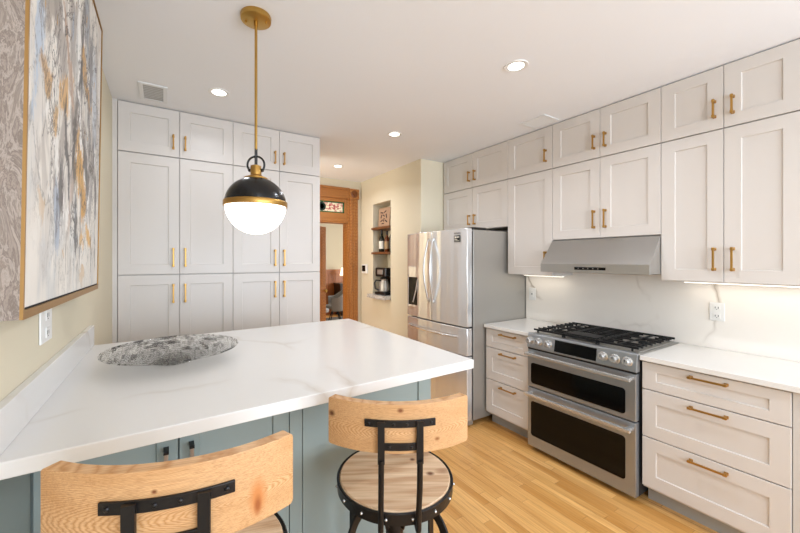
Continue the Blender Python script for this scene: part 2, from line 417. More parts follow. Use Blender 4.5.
# red petals of the glass motif
bm = bmesh.new()
for dx, s in ((.12, .5), (.19, .6), (.25, .4)):
    lathe(bm, [(.03*s, 0), (.03*s, -.004)], 12, (1.86+dx, YW+.018, 2.255+.018), 'y')
    lathe(bm, [(.03*s, 0), (.03*s, -.004)], 12, (1.86+dx, YW+.018, 2.255-.018), 'y')
obj('glass_petal', bm, simple('rose_red_glass', 'B5615C', .2), dr)

# open wooden door leaf beyond the doorway
t = thing('door_leaf', 'open varnished wooden door leaf seen edge on in the doorway', 'door', (1.41, 4.76, 0), 0)
t.rotation_euler = (0, 0, math.radians(90-60))
obj('panel', B((0, .84, -.02, .02, .01, 2.02)), 'oak_trim', t, bevel=.003)
obj('door_stile', B((.74, .84, -.026, .026, .01, 2.02), (0, .1, -.026, .026, .01, 2.02), (.1, .74, -.026, .026, 1.9, 2.02), (.1, .74, -.026, .026, .95, 1.1), (.1, .74, -.026, .026, .01, .22)), 'oak_trim', t, bevel=.003)
bm = bmesh.new(); lathe(bm, [(.026, -.075), (.03, -.06), (.01, -.05), (.01, .05), (.03, .06), (.026, .075)], 16, (.79, 0, 1.02), 'y')
obj('knob', bm, 'brass_old', t, smooth=True)

# ------------------------------------------------------------------ cabinet parts (local: x right, -y to the viewer, z up)
def shaker(bm, x0, x1, z0, z1, st=.072, th=.02, y=0, rail=None, rec=.008):
    rail = rail or st
    yf = y-th; c = .003
    O = [(x0, z0), (x1, z0), (x1, z1), (x0, z1)]
    I = [(x0+st, z0+rail), (x1-st, z0+rail), (x1-st, z1-rail), (x0+st, z1-rail)]
    J = [(x0+st+c, z0+rail+c), (x1-st-c, z0+rail+c), (x1-st-c, z1-rail-c), (x0+st+c, z1-rail-c)]
    vb = [bm.verts.new((p[0], y, p[1])) for p in O]
    e = .0015
    OO = [(x0+e, z0+e), (x1-e, z0+e), (x1-e, z1-e), (x0+e, z1-e)]
    vs1 = [bm.verts.new((p[0], yf+e, p[1])) for p in O]
    vo = [bm.verts.new((p[0], yf, p[1])) for p in OO]
    vi = [bm.verts.new((p[0], yf, p[1])) for p in I]
    vj = [bm.verts.new((p[0], yf+rec, p[1])) for p in J]
    for A_, C_ in ((vb, vs1), (vs1, vo), (vo, vi), (vi, vj)):
        for i in range(4): bm.faces.new((A_[i], A_[(i+1) % 4], C_[(i+1) % 4], C_[i]))
    bm.faces.new(vj); bm.faces.new(list(reversed(vb)))
def door(parent, x0, x1, z0, z1, mat='cabinet', st=.072, handle=None, hmat='brass', g=.0015, name='door', rail=None, hl=.145):
    """handle: ('v', x, zc) or ('h', xc, z)"""
    bm = bmesh.new(); shaker(bm, x0+g, x1-g, z0+g, z1-g, st, rail=rail)
    d = obj(name, bm, mat, parent)
    if handle:
        k, hx, hz = handle
        bm = bmesh.new(); y0, y1 = -.048, -.020
        if k == 'v':
            bx(bm, hx-.005, hx+.005, y0-.005, y0+.005, hz-hl/2, hz+hl/2)
            for s in (-1, 1):
                zc = hz+s*(hl/2-.010)
                bx(bm, hx-.006, hx+.006, y0, y1, zc-.006, zc+.006); bx(bm, hx-.008, hx+.008, y1-.004, y1, zc-.009, zc+.009)
                bx(bm, hx-.0065, hx+.0065, y0-.0065, y0+.0065, zc-.008, zc+.008)
        else:
            bx(bm, hx-hl/2, hx+hl/2, y0-.005, y0+.005, hz-.005, hz+.005)
            for s in (-1, 1):
                xc = hx+s*(hl/2-.010)
                bx(bm, xc-.006, xc+.006, y0, y1, hz-.006, hz+.006); bx(bm, xc-.009, xc+.009, y1-.004, y1, hz-.008, hz+.008)
                bx(bm, xc-.008, xc+.008, y0-.0065, y0+.0065, hz-.0065, hz+.0065)
        obj('handle', bm, hmat, d, bevel=.0012, label='brass bar pull' if hmat == 'brass' else 'nickel bar pull')
    return d
FACE_L = -PI/2   # rotation for things on the right wall, facing -X

# ---- pantry wall (faces -Y): fronts at y = 3.114
YP = 3.134
xs = [-.297, .0885, .473, .857, 1.238]
for k, lab in ((0, 'left'), (1, 'right')):
    a, mid, b2 = xs[2*k], xs[2*k+1], xs[2*k+2]
    side = 'beside the cream wall, left of the pendant' if k == 0 else 'behind the pendant lamp, next to the doorway'
    t = thing('pantry_cabinet', 'tall white shaker pantry cabinet with four doors %s' % side, 'cabinet', (a, YP, 0), 0, 'tall pantry cabinets')
    W = b2-a; m_ = mid-a
    obj('body', B((0.0005, W-.0005, .001, .56, .1, 2.284)), 'cabinet_body', t)
    obj('toe_kick', B((0.0005, W-.0005, .06, .075, 0, .1)), 'toe', t)
    door(t, 0, m_, .112, 1.388, handle=('v', m_-.041, 1.245))
    door(t, m_, W, .112, 1.388, handle=('v', m_+.039, 1.245))
    door(t, 0, m_, 1.392, 2.283, handle=('v', m_-.041, 1.52))
    door(t, m_, W, 1.392, 2.283, handle=('v', m_+.039, 1.52))
    side = 'at the left end of the pantry top row' if k == 0 else 'atop the pantry, crossed by the pendant stem'
    t = thing('top_cabinet', 'low white two-door cabinet %s' % side, 'cabinet', (a, YP, 2.2845), 0, 'top cabinets on the pantry wall')
    obj('body', B((0.0005, W-.0005, .001, .56, 0.0005, H-2.2845-.001)), 'cabinet_body', t)
    door(t, 0, m_, .003, .362, handle=('v', m_-.041, .115), hl=.11)
    door(t, m_, W, .003, .362, handle=('v', m_+.039, .115), hl=.11)
struct('trim_2', B((XL, -.299, YP-.016, YP+.3, 0, H)), 'cabinet', 'white filler strip between wall and pantry')
struct('wall_pantry_end', B((XL, 1.238, YP+.562, YP+.64, 0, H)), 'wall')

# ---- right upper cabinets: fronts at x = 2.796 ; local x = (Y0 - Y)
XU = 2.816; UD = XR-XU-.002
def rthing(name, label, cat, y, z, group=None, x=XU):
    return thing(name, label, cat, (x, y, z), FACE_L, group)
uppers = [  # yA, yB, top handle positions, low z, label top, label low
    (3.142, 2.231, 2, 1.822, 'over the fridge', 'directly above the fridge'),
    (2.231, 1.777, 1, 1.365, 'between the fridge and hood columns', 'hanging between the fridge and the range hood'),
    (1.777, 1.012, 2, 1.667, 'in the range hood column', 'directly above the steel range hood'),
    (1.012, .400, 2, 1.365, 'above the outlet, nearest the camera on the right', 'with tall doors right of the range hood')]
for ya, yb, nd, zl, l1, l2 in uppers:
    W = ya-yb
    t = rthing('top_cabinet', 'small white cabinet under the ceiling, %s' % l1, 'cabinet', ya, 2.274, 'top row on the right wall')
    obj('body', B((.0005, W-.0005, .001, UD, .0005, H-2.275)), 'cabinet_body', t)
    if nd == 2:
        door(t, 0, W/2, .003, .372, handle=('v', W/2-.04, .125), hl=.11); door(t, W/2, W, .003, .372, handle=('v', W/2+.04, .125), hl=.11)
    else:
        door(t, 0, W, .003, .372, handle=('v', W-.057, .125), hl=.11)
    t = rthing('wall_cabinet', 'white shaker wall cabinet %s' % l2, 'cabinet', ya, zl, 'wall cabinets on the right wall')
    hh = 2.2735-zl
    obj('body', B((.0005, W-.0005, .001, UD, 0, hh)), 'cabinet_body', t)
    hz = 1.505-zl if zl < 1.5 else (1.81-zl if zl < 1.7 else 1.93-zl)
    hl = .14 if zl < 1.8 else .11
    if nd == 2:
        door(t, 0, W/2, .002, hh-.001, handle=('v', W/2-.04, hz), hl=hl); door(t, W/2, W, .002, hh-.001, handle=('v', W/2+.04, hz), hl=hl)
    else:
        door(t, 0, W, .002, hh-.001, handle=('v', W-.057, hz), hl=hl)
# continuing cabinet run right of the frame
t = rthing('wall_cabinet', 'white filler panel at the far right end of the upper cabinets', 'cabinet', .399, 1.365)
obj('body', B((.0, .25, .001-.02, UD, 0, H-1.366)), 'cabinet_body', t)

# ---- right base cabinets fronts x=2.51
XB = 2.53; BD = XR-XB-.002
def base_cab(ya, yb, lab, hlx):
    W = ya-yb
    t = rthing('base_cabinet', lab, 'cabinet', ya, 0, 'base cabinets beside the range', XB)
    obj('body', B((.0005, W-.0005, .001, BD, .1, .8845)), 'cabinet_body', t)
    obj('toe_kick', B((.0005, W-.0005, .065, .08, 0, .1)), 'toe', t)
    for z0, z1, hz, rl in ((.711, .876, .857, .052), (.421, .708, .687, .075), (.116, .418, .391, .075)):
        door(t, 0, W, z0, z1, st=.07, rail=rl, handle=('h', hlx*W, hz-.012), name='drawer', hl=.165)
    return t
base_cab(2.243, 1.781, 'narrow white three-drawer base cabinet between the fridge and the range', .53)
base_cab(1.006, .398, 'wide white three-drawer base cabinet right of the range', .51)
t = rthing('base_cabinet', 'white end panel right of the wide drawer cabinet', 'cabinet', .396, 0, None, XB)
obj('body', B((.0, .3, -.008, BD, .1, .8845)), 'cabinet_body', t)
obj('toe_kick', B((.0, .3, .065, .08, 0, .1)), 'toe', t)
# worktops
o = obj('worktop', B((2.485, XR-.021, 1.7805, 2.247, .885, .915)), 'quartz_r', bevel=.003); tag(o, 'short white quartz worktop between the fridge and the range', 'worktop', 'worktops on the right wall')
o = obj('worktop', B((2.485, XR-.021, .09, 1.0085, .885, .915)), 'quartz_r', bevel=.003); tag(o, 'white quartz worktop right of the range', 'worktop', 'worktops on the right wall')
o = obj('backsplash', B((XR-.02, XR-.001, .09, 2.25, .915, 1.364), (XR-.02, XR-.001, 1.0125, 1.7765, 1.364, 1.665)), 'splash'); tag(o, 'veined white quartz backsplash behind the range', 'backsplash')

# ---- under-cabinet light bars
def light_bar(y0, y1, lab):
    t = rthing('light_bar', lab, 'light', y0, 1.348, 'under-cabinet light bars', 2.98)
    obj('housing', B((0, y0-y1, 0, .05, .005, .017)), 'plastic_w', t)
    obj('diffuser', B((.01, y0-y1-.01, .008, .042, 0, .005)), 'strip', t)
    area('bar_glow', ((y0-y1)/2, .025, -.004), (0, 0, 0), (y0-y1)*.95, .03, BAR_W*(y0-y1)/.4, (1, .93, .82), t)
light_bar(.96, .20, 'slim light bar under the tall cabinets right of the hood')
light_bar(2.20, 1.80, 'slim light bar under the single-door cabinet left of the hood')

# ---- outlets and switches
def plate(loc, rz, label, w_=.075, h_=.12, kind='outlet', group=None):
    t = thing('wall_outlet' if kind == 'outlet' else 'wall_switch', label, kind, loc, rz, group)
    obj('plate', B((-w_/2, w_/2, -.006, -.0005, -h_/2, h_/2)), 'plastic_w', t, bevel=.003)
    if kind == 'outlet':
        for s in (-1, 1):
            obj('socket', B((-.017, .017, -.009, -.006, s*.027-.016, s*.027+.016)), 'plastic_w', t, bevel=.003)
            bm = B((-.009, -.006, -.0095, -.008, s*.027-.006, s*.027+.006), (.006, .009, -.0095, -.008, s*.027-.006, s*.027+.006), (-.002, .002, -.0095, -.008, s*.027-.013, s*.027-.009))
            obj('socket_slot', bm, 'dark', t)
    else:
        obj('rocker', B((-.017, .017, -.010, -.006, -.033, .033)), 'plastic_w', t, bevel=.002)
        obj('rocker_slot', B((-.004, .004, -.0105, -.009, -.008, .008)), 'dark', t)
    return t
plate((XR-.0205, .814, 1.16), FACE_L, 'white double outlet on the backsplash right of the hood')
plate((XR-.0205, 2.177, 1.165), FACE_L, 'white switch plate on the backsplash beside the fridge', kind='switch')
plate((XL, 1.49, 1.30), PI/2, 'white wall outlet plate below the painting', w_=.12, h_=.115)

# ------------------------------------------------------------------ range hood
t = rthing('range_hood', 'stainless steel slanted range hood above the gas range', 'range hood', 1.776, 1.405, None, 2.64)
W = .763
bm = bmesh.new(); D_ = XR-2.64-.022
prism(bm, [(0, .002), (D_, .002), (D_, .2605), (.165, .2605), (.155, .255), (.0, .066)], 'x', 0, W)
obj('canopy', bm, 'steel_h', t, bevel=.002)
obj('front_lip', B((-.0005, W+.0005, -.006, .0, .0, .066)), 'steel_h', t, bevel=.001)
obj('control_strip', B((.28, .50, -.008, -.006, .022, .042)), 'blackglass', t)
for i in range(5):
    bm = bmesh.new(); lathe(bm, [(.004, 0), (.004, -.002)], 10, (.31+i*.035, -.008, .032), 'y'); obj('button', bm, 'gray_side', t)
bm = B((.03, .37, .04, D_-.05, -.004, .002), (.39, .73, .04, D_-.05, -.004, .002))
obj('grease_filter', bm, 'nickel', t)

# ------------------------------------------------------------------ range
t = rthing('gas_range', 'stainless steel slide-in gas range with two ovens and black grates', 'range', 1.775, 0, None, 2.46)
W = .761; RD = XR-2.46-.022
obj('body', B((.004, W-.004, .045, RD, .035, .90)), simple('charcoal_range_side', '3a3a3c', .4, .5), t)
obj('cooktop', B((-.001, W+.001, .02, RD, .90, .918)), 'steel_h', t, bevel=.003)
obj('cooktop_pan', B((.02, W-.02, .075, RD-.03, .918, .922)), 'gray_side', t)
bm = bmesh.new(); prism(bm, [(.045, .808), (.0, .808), (-.005, .815), (.012, .915), (.022, .922), (.045, .922)], 'x', 0, W)
cp = obj('control_panel', bm, 'steel_r', t, bevel=.002)
def panel_y(z): return -.005+(z-.815)*.17
bm = bmesh.new()
prism(bm, [(panel_y(.822)-.002, .822), (panel_y(.905)-.002, .905), (panel_y(.905)+.004, .905), (panel_y(.822)+.004, .822)], 'x', .228, .524)
obj('display', bm, 'blackglass', cp)
for kx in (.028, .100, .180, .567, .640, .711):
    bm = bmesh.new(); zc = .866; yc = panel_y(zc)
    lathe(bm, [(.030, 0), (.030, -.004), (.026, -.006), (.026, -.010)], 24, (kx, yc, zc), 'y')
    lathe(bm, [(.023, -.010), (.021, -.036), (.018, -.040), (.002, -.041)], 24, (kx, yc, zc), 'y')
    k_ = obj('knob', bm, 'chrome', cp, smooth=True)
    obj('pointer', B((kx-.0022, kx+.0022, yc-.0425, yc-.038, zc+.002, zc+.018)), 'dark', k_)
obj('trim_gap', B((.004, W-.004, .003, .045, .795, .808)), 'dark', t)
def oven_door(z0, z1, wz0, wz1, hz, lab):
    d = obj('oven_door', B((.004, W-.004, 0, .044, z0, z1)), 'steel_r', t, bevel=.004, label=lab)
    bm = bmesh.new(); r = .02; pts = []
    for cx_, cz_, a0 in ((.70-r, wz1-r, 0), (.034+r, wz1-r, 90), (.034+r, wz0+r, 180), (.70-r, wz0+r, 270)):
        for q in range(5):
            a = math.radians(a0+q*22.5); pts.append((cx_+r*math.cos(a), cz_+r*math.sin(a)))
    prism(bm, pts, 'y', -.002, .003)
    obj('window', bm, 'blackglass', d)
    bm = bmesh.new(); bx(bm, .012, W-.012, -.062, -.036, hz-.011, hz+.011)
    for x in (.018, W-.048): bx(bm, x, x+.03, -.045, .001, hz-.010, hz+.010)
    obj('handle', bm, 'chrome', d, bevel=.004)
oven_door(.502, .793, .532, .693, .768, 'upper oven door with black window')
oven_door(.035, .494, .120, .392, .455, 'taller lower oven door')
for x in (.05, W-.09):
    for y in (.08, RD-.1):
        obj('foot', B((x, x+.03, y, y+.03, 0, .036)), 'dark', t)
# burners
for bx_, by_, br_ in ((.145, .20, .045), (.145, .47, .035), (.38, .33, .055), (.615, .20, .05), (.615, .47, .035)):
    bm = bmesh.new(); lathe(bm, [(br_+.014, .922), (br_+.014, .926), (br_, .930)], 24, (bx_, by_, 0), 'z')
    bn = obj('burner', bm, 'nickel', t, smooth=True)
    bm = bmesh.new(); lathe(bm, [(br_-.004, .930), (br_, .934), (br_-.006, .939), (.003, .940)], 24, (bx_, by_, 0), 'z')
    obj('burner_cap', bm, 'castiron', bn, smooth=True)
# grates: three sections
for gi, (gx0, gx1) in enumerate(((.015, .258), (.262, .498), (.502, .746))):
    bm = bmesh.new(); z0, z1 = .938, .952; y0, y1 = .06, RD-.025; bw = .010
    if gi != 0: bx(bm, gx0, gx0+bw, y0, y1, z0, z1)
    else: bx(bm, gx0+.03, gx0+.03+bw, y0, y1, z0, z1-.003)
    if gi != 2: bx(bm, gx1-bw, gx1, y0, y1, z0, z1)
    else: bx(bm, gx1-.03-bw, gx1-.03, y0, y1, z0, z1-.003)
    bx(bm, gx0, gx1, y0, y0+bw, z0, z1); bx(bm, gx0, gx1, y1-bw, y1, z0, z1)
    nb = 8
    for i in range(1, nb+1):
        y = y0+(y1-y0)*i/(nb+1)
        if i in (2, 4, 6) or gi == 1: bx(bm, gx0, gx1, y-.004, y+.004, z0+.003, z1)
        else:
            bx(bm, gx0, gx0+.075, y-.004, y+.004, z0+.003, z1+.002); bx(bm, gx1-.075, gx1, y-.004, y+.004, z0+.003, z1+.002)
    xm = (gx0+gx1)/2; bx(bm, xm-.004, xm+.004, y0, y1, z0+.002, z1)
    for x in (gx0 if gi else gx0+.03, gx1-bw if gi != 2 else gx1-.03-bw):
        for k in range(5):
            y = y0+(y1-y0-.012)*k/4; bx(bm, x, x+bw, y, y+.012, .921, z0)
    obj('grate', bm, 'castiron', t, bevel=.002)
obj('griddle', B((.275, .485, .075, .20, .9525, .960)), 'castiron', t, bevel=.003)

# ------------------------------------------------------------------ refrigerator
t = rthing('refrigerator', 'stainless steel french door fridge with ice dispenser', 'refrigerator', 3.165, 0, None, 2.285)
W = .91
obj('body', B((.018, W-.004, .078, XR-2.285-.004, .05, 1.775)), 'gray_side', t, bevel=.003)
obj('gasket', B((.015, W-.012, .062, .078, .06, 1.76)), 'dark', t)
def bow(x): return -.022*(1-((x-W/2)/(W/2))**2)
def fdoor(name, x0, x1, z0, z1, lab=None, mat='steel'):
    n = 14; pts = [(x0+(x1-x0)*i/n, bow(x0+(x1-x0)*i/n)) for i in range(n+1)]
    pts += [(x1, .062), (x0, .062)]
    bm = bmesh.new(); prism(bm, pts, 'z', z0, z1)
    return obj(name, bm, mat, t, bevel=.006, smooth=True, label=lab)
dl = fdoor('door', 0.002, .440, .898, 1.785, 'left fridge door with dispenser')
drr = fdoor('door', .446, W-.002, .898, 1.785)
dm = fdoor('drawer', 0.002, W-.002, .640, .886)
db = fdoor('drawer', 0.002, W-.002, .060, .632)
def fhandle(par, x, side):
    bm = bmesh.new(); pts = []
    for i in range(21):
        q = i/20; z = 1.085+q*.625; s = math.sin(PI*q)
        pts.append((x+side*.014*s, bow(x)-.012-.050*s, z))
    tube(bm, pts, .009, 10)
    bx(bm, x-.010, x+.010, bow(x)-.02, bow(x)+.005, 1.08, 1.105); bx(bm, x-.010, x+.010, bow(x)-.02, bow(x)+.005, 1.69, 1.715)
    obj('handle', bm, 'chrome', par, smooth=True)
fhandle(dl, .410, -1); fhandle(drr, .476, 1)
bm = bmesh.new(); tube(bm, [(.06+.75*i/20, bow(.06+.75*i/20)-.012-.035*math.sin(PI*i/20)**.6, .800) for i in range(21)], .011, 10)
obj('handle', bm, 'chrome', dm, smooth=True)
bm = bmesh.new(); tube(bm, [(.06+.75*i/20, bow(.06+.75*i/20)-.012-.035*math.sin(PI*i/20)**.6, .555) for i in range(21)], .011, 10)
obj('handle', bm, 'chrome', db, smooth=True)
# dispenser
yb0 = bow(.13)
dp = obj('dispenser', B((.035, .265, yb0-.006, yb0+.03, .995, 1.02), (.035, .265, yb0-.006, yb0+.03, 1.315, 1.43), (.035, .048, yb0-.006, yb0+.03, 1.0, 1.4), (.252, .265, yb0-.006, yb0+.03, 1.0, 1.4)), 'steel', dl, bevel=.003)
obj('recess', B((.048, .252, yb0-.0045, yb0+.02, 1.02, 1.315)), 'blackglass', dp)
bm = bmesh.new(); tube(bm, [(.215, yb0-.010, 1.29), (.19, yb0-.014, 1.18), (.135, yb0-.010, 1.05)], .008, 8)
obj('lever', bm, 'chrome', dp, smooth=True)
# sticker and small lettering
def text_mesh(name, body, size, mat, parent, loc, rot, ext=.0004, align='CENTER'):
    cu = bpy.data.curves.new(name, 'FONT'); cu.body = body; cu.size = size; cu.extrude = ext; cu.align_x = align; cu.align_y = 'CENTER'
    o = bpy.data.objects.new(name, cu); COL.objects.link(o)
    dg = bpy.context.evaluated_depsgraph_get(); me = bpy.data.meshes.new_from_object(o.evaluated_get(dg))
    bpy.data.objects.remove(o)
    o2 = bpy.data.objects.new(name, me); COL.objects.link(o2); me.materials.clear(); me.materials.append(M[mat])
    if parent: o2.parent = parent
    o2.location = loc; o2.rotation_euler = rot
    return o2
sy = bow(.80)
s_ = obj('sticker', B((.762, .832, sy-.0065, sy-.003, 1.665, 1.725)), 'plastic_b', drr)
obj('sticker_print', B((.768, .786, sy-.0072, sy-.0065, 1.700, 1.718), (.790, .826, sy-.0072, sy-.0065, 1.704, 1.715), (.768, .800, sy-.0072, sy-.0065, 1.686, 1.692), (.768, .826, sy-.0072, sy-.0065, 1.674, 1.678)), 'paper', s_)
text_mesh('brand_lettering', 'SAMSUNG', .018, 'dark', drr, (.80, sy-.006, 1.745), (PI/2, 0, 0))
for hx in (W-.11, .03): obj('hinge_cover', B((hx, hx+.098, .09, .26, 1.775, 1.80)), 'plastic_b', t, bevel=.004)
obj('grille', B((.03, W-.02, .03, .09, .012, .058)), 'gray_side', t)
for x in (.05, W-.07):
    for y in (.09, .68):
        bm = bmesh.new(); lathe(bm, [(.02, 0), (.02, .012), (.01, .014), (.01, .05)], 12, (x, y, 0)); obj('foot', bm, 'chrome', t)

# ------------------------------------------------------------------ peninsula
t = thing('peninsula_cabinet', 'sage teal shaker peninsula cabinet under the white countertop', 'cabinet', (0, 0, 0))
YB = 1.33; CZ0, CZ1 = 1.037, 1.075
obj('body', B((XL+.002, 1.085, YB+.001, 2.20, .1, CZ0)), 'teal', t)
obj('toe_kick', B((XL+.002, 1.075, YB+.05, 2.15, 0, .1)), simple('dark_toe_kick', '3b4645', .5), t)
obj('support_panel', B((XL+.001, XL+.012, 1.065, YB-.022, 0, CZ0)), 'teal', t, bevel=.001)
def tdoor(x0, x1, hx):
    bm = bmesh.new(); shaker(bm, x0+.002, x1-.002, .112, 1.03, .058, y=YB)
    d = obj('door', bm, 'teal', t)
    bm = bmesh.new()
    bx(bm, hx-.006, hx+.006, YB-.055, YB-.043, .77, .90)
    hb = obj('handle', bm, 'nickel', d, bevel=.002, label='nickel bar pull')
    for z in (.899, .771):
        obj('handle_post', B((hx-.0075, hx+.0075, YB-.0565, YB-.02, z-.005, z+.005)), 'iron', hb, bevel=.001)
tdoor(-.313, .0345, .0); tdoor(.0345, .3986, .071)
bm = bmesh.new(); shaker(bm, .45, 1.0855, .112, 1.034, .072, th=.02, y=YB)
obj('end_panel', bm, 'teal', t)
obj('stile', B((.400, .448, YB-.018, YB, .112, 1.034)), 'teal', t)
bm = bmesh.new()
# right-hand side: shaker panel facing +X
shaker(bm, YB, 2.20, .112, 1.034, .072, th=.012, y=0)
for v in bm.verts: v.co = Vector((1.085-v.co.y, v.co.x, v.co.z))
obj('end_panel', bm, 'teal', t)
# countertop (slightly out of square, as the old room is)
bm = bmesh.new()
prism(bm, [(XL+.0005, 1.040), (1.121, 1.068), (1.136, 2.295), (XL+.0005, 2.238)], 'z', CZ0+.0005, CZ1)
o = obj('countertop', bm, 'quartz', bevel=.003); tag(o, 'large white quartz peninsula countertop with faint veins', 'countertop')
o = obj('backsplash', B((XL+.0005, XL+.021, 1.045, 2.235, CZ1+.0003, CZ1+.1)), 'quartz', bevel=.002); tag(o, 'low white quartz upstand along the cream wall under the painting', 'backsplash')

# ------------------------------------------------------------------ glass bowl
def bowl_mat(dark=1.0):
    m, nt, b = new_mat('swirled_smoky_glass')
    tc = N(nt, 'ShaderNodeTexCoord'); sp = N(nt, 'ShaderNodeSeparateXYZ'); nt.links.new(tc.outputs['Object'], sp.inputs[0])
    at = N(nt, 'ShaderNodeMath', operation='ARCTAN2'); nt.links.new(sp.outputs[1], at.inputs[0]); nt.links.new(sp.outputs[0], at.inputs[1])
    ln = N(nt, 'ShaderNodeVectorMath', operation='LENGTH'); nt.links.new(tc.outputs['Object'], ln.inputs[0])
    # swirl: noise sampled in warped polar space
    mul = N(nt, 'ShaderNodeMath', operation='MULTIPLY'); nt.links.new(ln.outputs['Value'], mul.inputs[0]); mul.inputs[1].default_value = 42
    cs = N(nt, 'ShaderNodeMath', operation='COSINE'); nt.links.new(at.outputs[0], cs.inputs[0])
    sn = N(nt, 'ShaderNodeMath', operation='SINE'); nt.links.new(at.outputs[0], sn.inputs[0])
    cb = N(nt, 'ShaderNodeCombineXYZ'); 
    c2 = N(nt, 'ShaderNodeMath', operation='MULTIPLY'); nt.links.new(cs.outputs[0], c2.inputs[0]); c2.inputs[1].default_value = 1.7
    s2 = N(nt, 'ShaderNodeMath', operation='MULTIPLY'); nt.links.new(sn.outputs[0], s2.inputs[0]); s2.inputs[1].default_value = 1.7
    nt.links.new(c2.outputs[0], cb.inputs[0]); nt.links.new(s2.outputs[0], cb.inputs[1]); nt.links.new(mul.outputs[0], cb.inputs[2])
    n = noise(nt, cb.outputs[0], 1.5, 5, .65, 1.2)
    r = ramp(nt, [(.39, (0, 0, 0, 1)), (.43, (.9, .9, .9, 1)), (.46, (0, 0, 0, 1)), (.54, (0, 0, 0, 1)), (.58, (1, 1, 1, 1))]); nt.links.new(n.outputs['Fac'], r.inputs[0])
    cr = ramp(nt, [(.0, (dark, dark, dark, 1)), (.15, (dark, dark, dark, 1)), (.2, (.85*dark, .85*dark, .85*dark, 1)), (1, (.8*dark, .8*dark, .8*dark, 1))]); nt.links.new(ln.outputs['Value'], cr.inputs[0])
    mm = N(nt, 'ShaderNodeMath', operation='MULTIPLY'); nt.links.new(r.outputs[0], mm.inputs[0]); nt.links.new(cr.outputs[0], mm.inputs[1])
    out = nt.nodes['Material Output']
    tr = N(nt, 'ShaderNodeBsdfTransparent'); tr.inputs[0].default_value = (.97, .97, .96, 1)
    gl_ = N(nt, 'ShaderNodeBsdfGlossy'); gl_.inputs['Roughness'].default_value = .06; gl_.inputs[0].default_value = (1, 1, 1, 1)
    ms = N(nt, 'ShaderNodeMixShader'); ms.inputs[0].default_value = .07
    nt.links.new(tr.outputs[0], ms.inputs[1]); nt.links.new(gl_.outputs[0], ms.inputs[2])
    b.inputs['Base Color'].default_value = rgb('1e1b1a'); b.inputs['Roughness'].default_value = .25
    m2 = N(nt, 'ShaderNodeMixShader'); nt.links.new(mm.outputs[0], m2.inputs[0]); nt.links.new(ms.outputs[0], m2.inputs[1]); nt.links.new(b.outputs[0], m2.inputs[2])
    nt.links.new(m2.outputs[0], out.inputs['Surface'])
    bp = N(nt, 'ShaderNodeBump'); bp.inputs['Strength'].default_value = .5; bp.inputs['Distance'].default_value = .004
    nt.links.new(n.outputs['Fac'], bp.inputs['Height']); nt.links.new(bp.outputs[0], b.inputs['Normal']); nt.links.new(bp.outputs[0], gl_.inputs['Normal'])
    return m
bowlm = bowl_mat()
t = thing('glass_bowl', 'shallow footed smoky swirled glass bowl on the peninsula', 'bowl', (.028, 1.71, CZ1+.0005))
bm = bmesh.new()
lathe(bm, [(.004, .022), (.08, .024), (.16, .034), (.225, .049), (.247, .053), (.251, .056), (.249, .060), (.225, .056), (.16, .041), (.08, .031), (.004, .029)], 64)
obj('dish', bm, bowlm, t, smooth=True)
bm = bmesh.new(); lathe(bm, [(.072, 0), (.078, .002), (.066, .012), (.058, .022), (.050, .022), (.056, .010), (.064, .001)], 40)
obj('foot', bm, bowl_mat(.35), t, smooth=True)

# ------------------------------------------------------------------ pendant lamp
px_, py_ = .362, 1.718
t = thing('pendant_lamp', 'globe pendant lamp with black dome and brass band over the peninsula', 'pendant lamp', (px_, py_, 0))
bm = bmesh.new(); lathe(bm, [(.068, H-.0005), (.070, H-.006), (.068, H-.022), (.060, H-.026), (.003, H-.027)], 40)
cn = obj('canopy', bm, 'brass_old', t, smooth=True)
for s in (-1, 1):
    bm = bmesh.new(); lathe(bm, [(.005, H-.035), (.006, H-.032), (.004, H-.026)], 12, (s*.042, -s*.02, 0)); obj('screw', bm, 'brass_old', cn, smooth=True)
bm = bmesh.new(); lathe(bm, [(.010, H-.05), (.010, H-.027)], 16); lathe(bm, [(.0065, 2.02), (.0065, H-.027)], 16)
obj('stem', bm, 'brass_old', t, smooth=True)
zb = 1.762; R_ = .139
bm = bmesh.new()
pr = [(R_*math.cos(math.radians(a)), zb+R_*math.sin(math.radians(a))*.93) for a in range(2, 78, 4)]
lathe(bm, pr, 48); obj('dome', bm, 'black', t, smooth=True)
bm = bmesh.new()
pr = [(R_*.985*math.cos(math.radians(a)), zb-.004+R_*.985*math.sin(math.radians(a))) for a in range(-88, 1, 4)]
lathe(bm, pr, 48); obj('globe', bm, 'opal', t, smooth=True, label='lit opal glass lower half')
bm = bmesh.new(); lathe(bm, [(R_-.004, zb-.012), (R_+.004, zb-.012), (R_+.005, zb-.010), (R_+.005, zb+.010), (R_+.003, zb+.013), (R_-.004, zb+.013)], 56)
obj('band', bm, 'brass', t, smooth=True)
bm = bmesh.new(); zt = zb+R_*.93
lathe(bm, [(.054, zt-.014), (.053, zt-.004), (.034, zt+.004), (.025, zt+.010), (.025, zt+.040), (.024, zt+.043), (.024, zt+.052), (.014, zt+.056), (.003, zt+.057)], 32)
obj('neck', bm, 'brass', t, smooth=True)
bm = bmesh.new(); zc = zt+.058
tube(bm, [(.040*math.cos(a)*.854, -.040*math.cos(a)*.52, zc+.040*math.sin(a)) for a in [math.radians(-38+i*256/24) for i in range(25)]], .0048, 10)
bx(bm, -.006, .006, -.006, .006, zc+.0, zc+.075)
for s in (-1, 1): sphere(bm, (s*.030*.854, -s*.030*.52, zc-.026), .008, seg=12)
obj('shackle', bm, 'black', t, smooth=True)
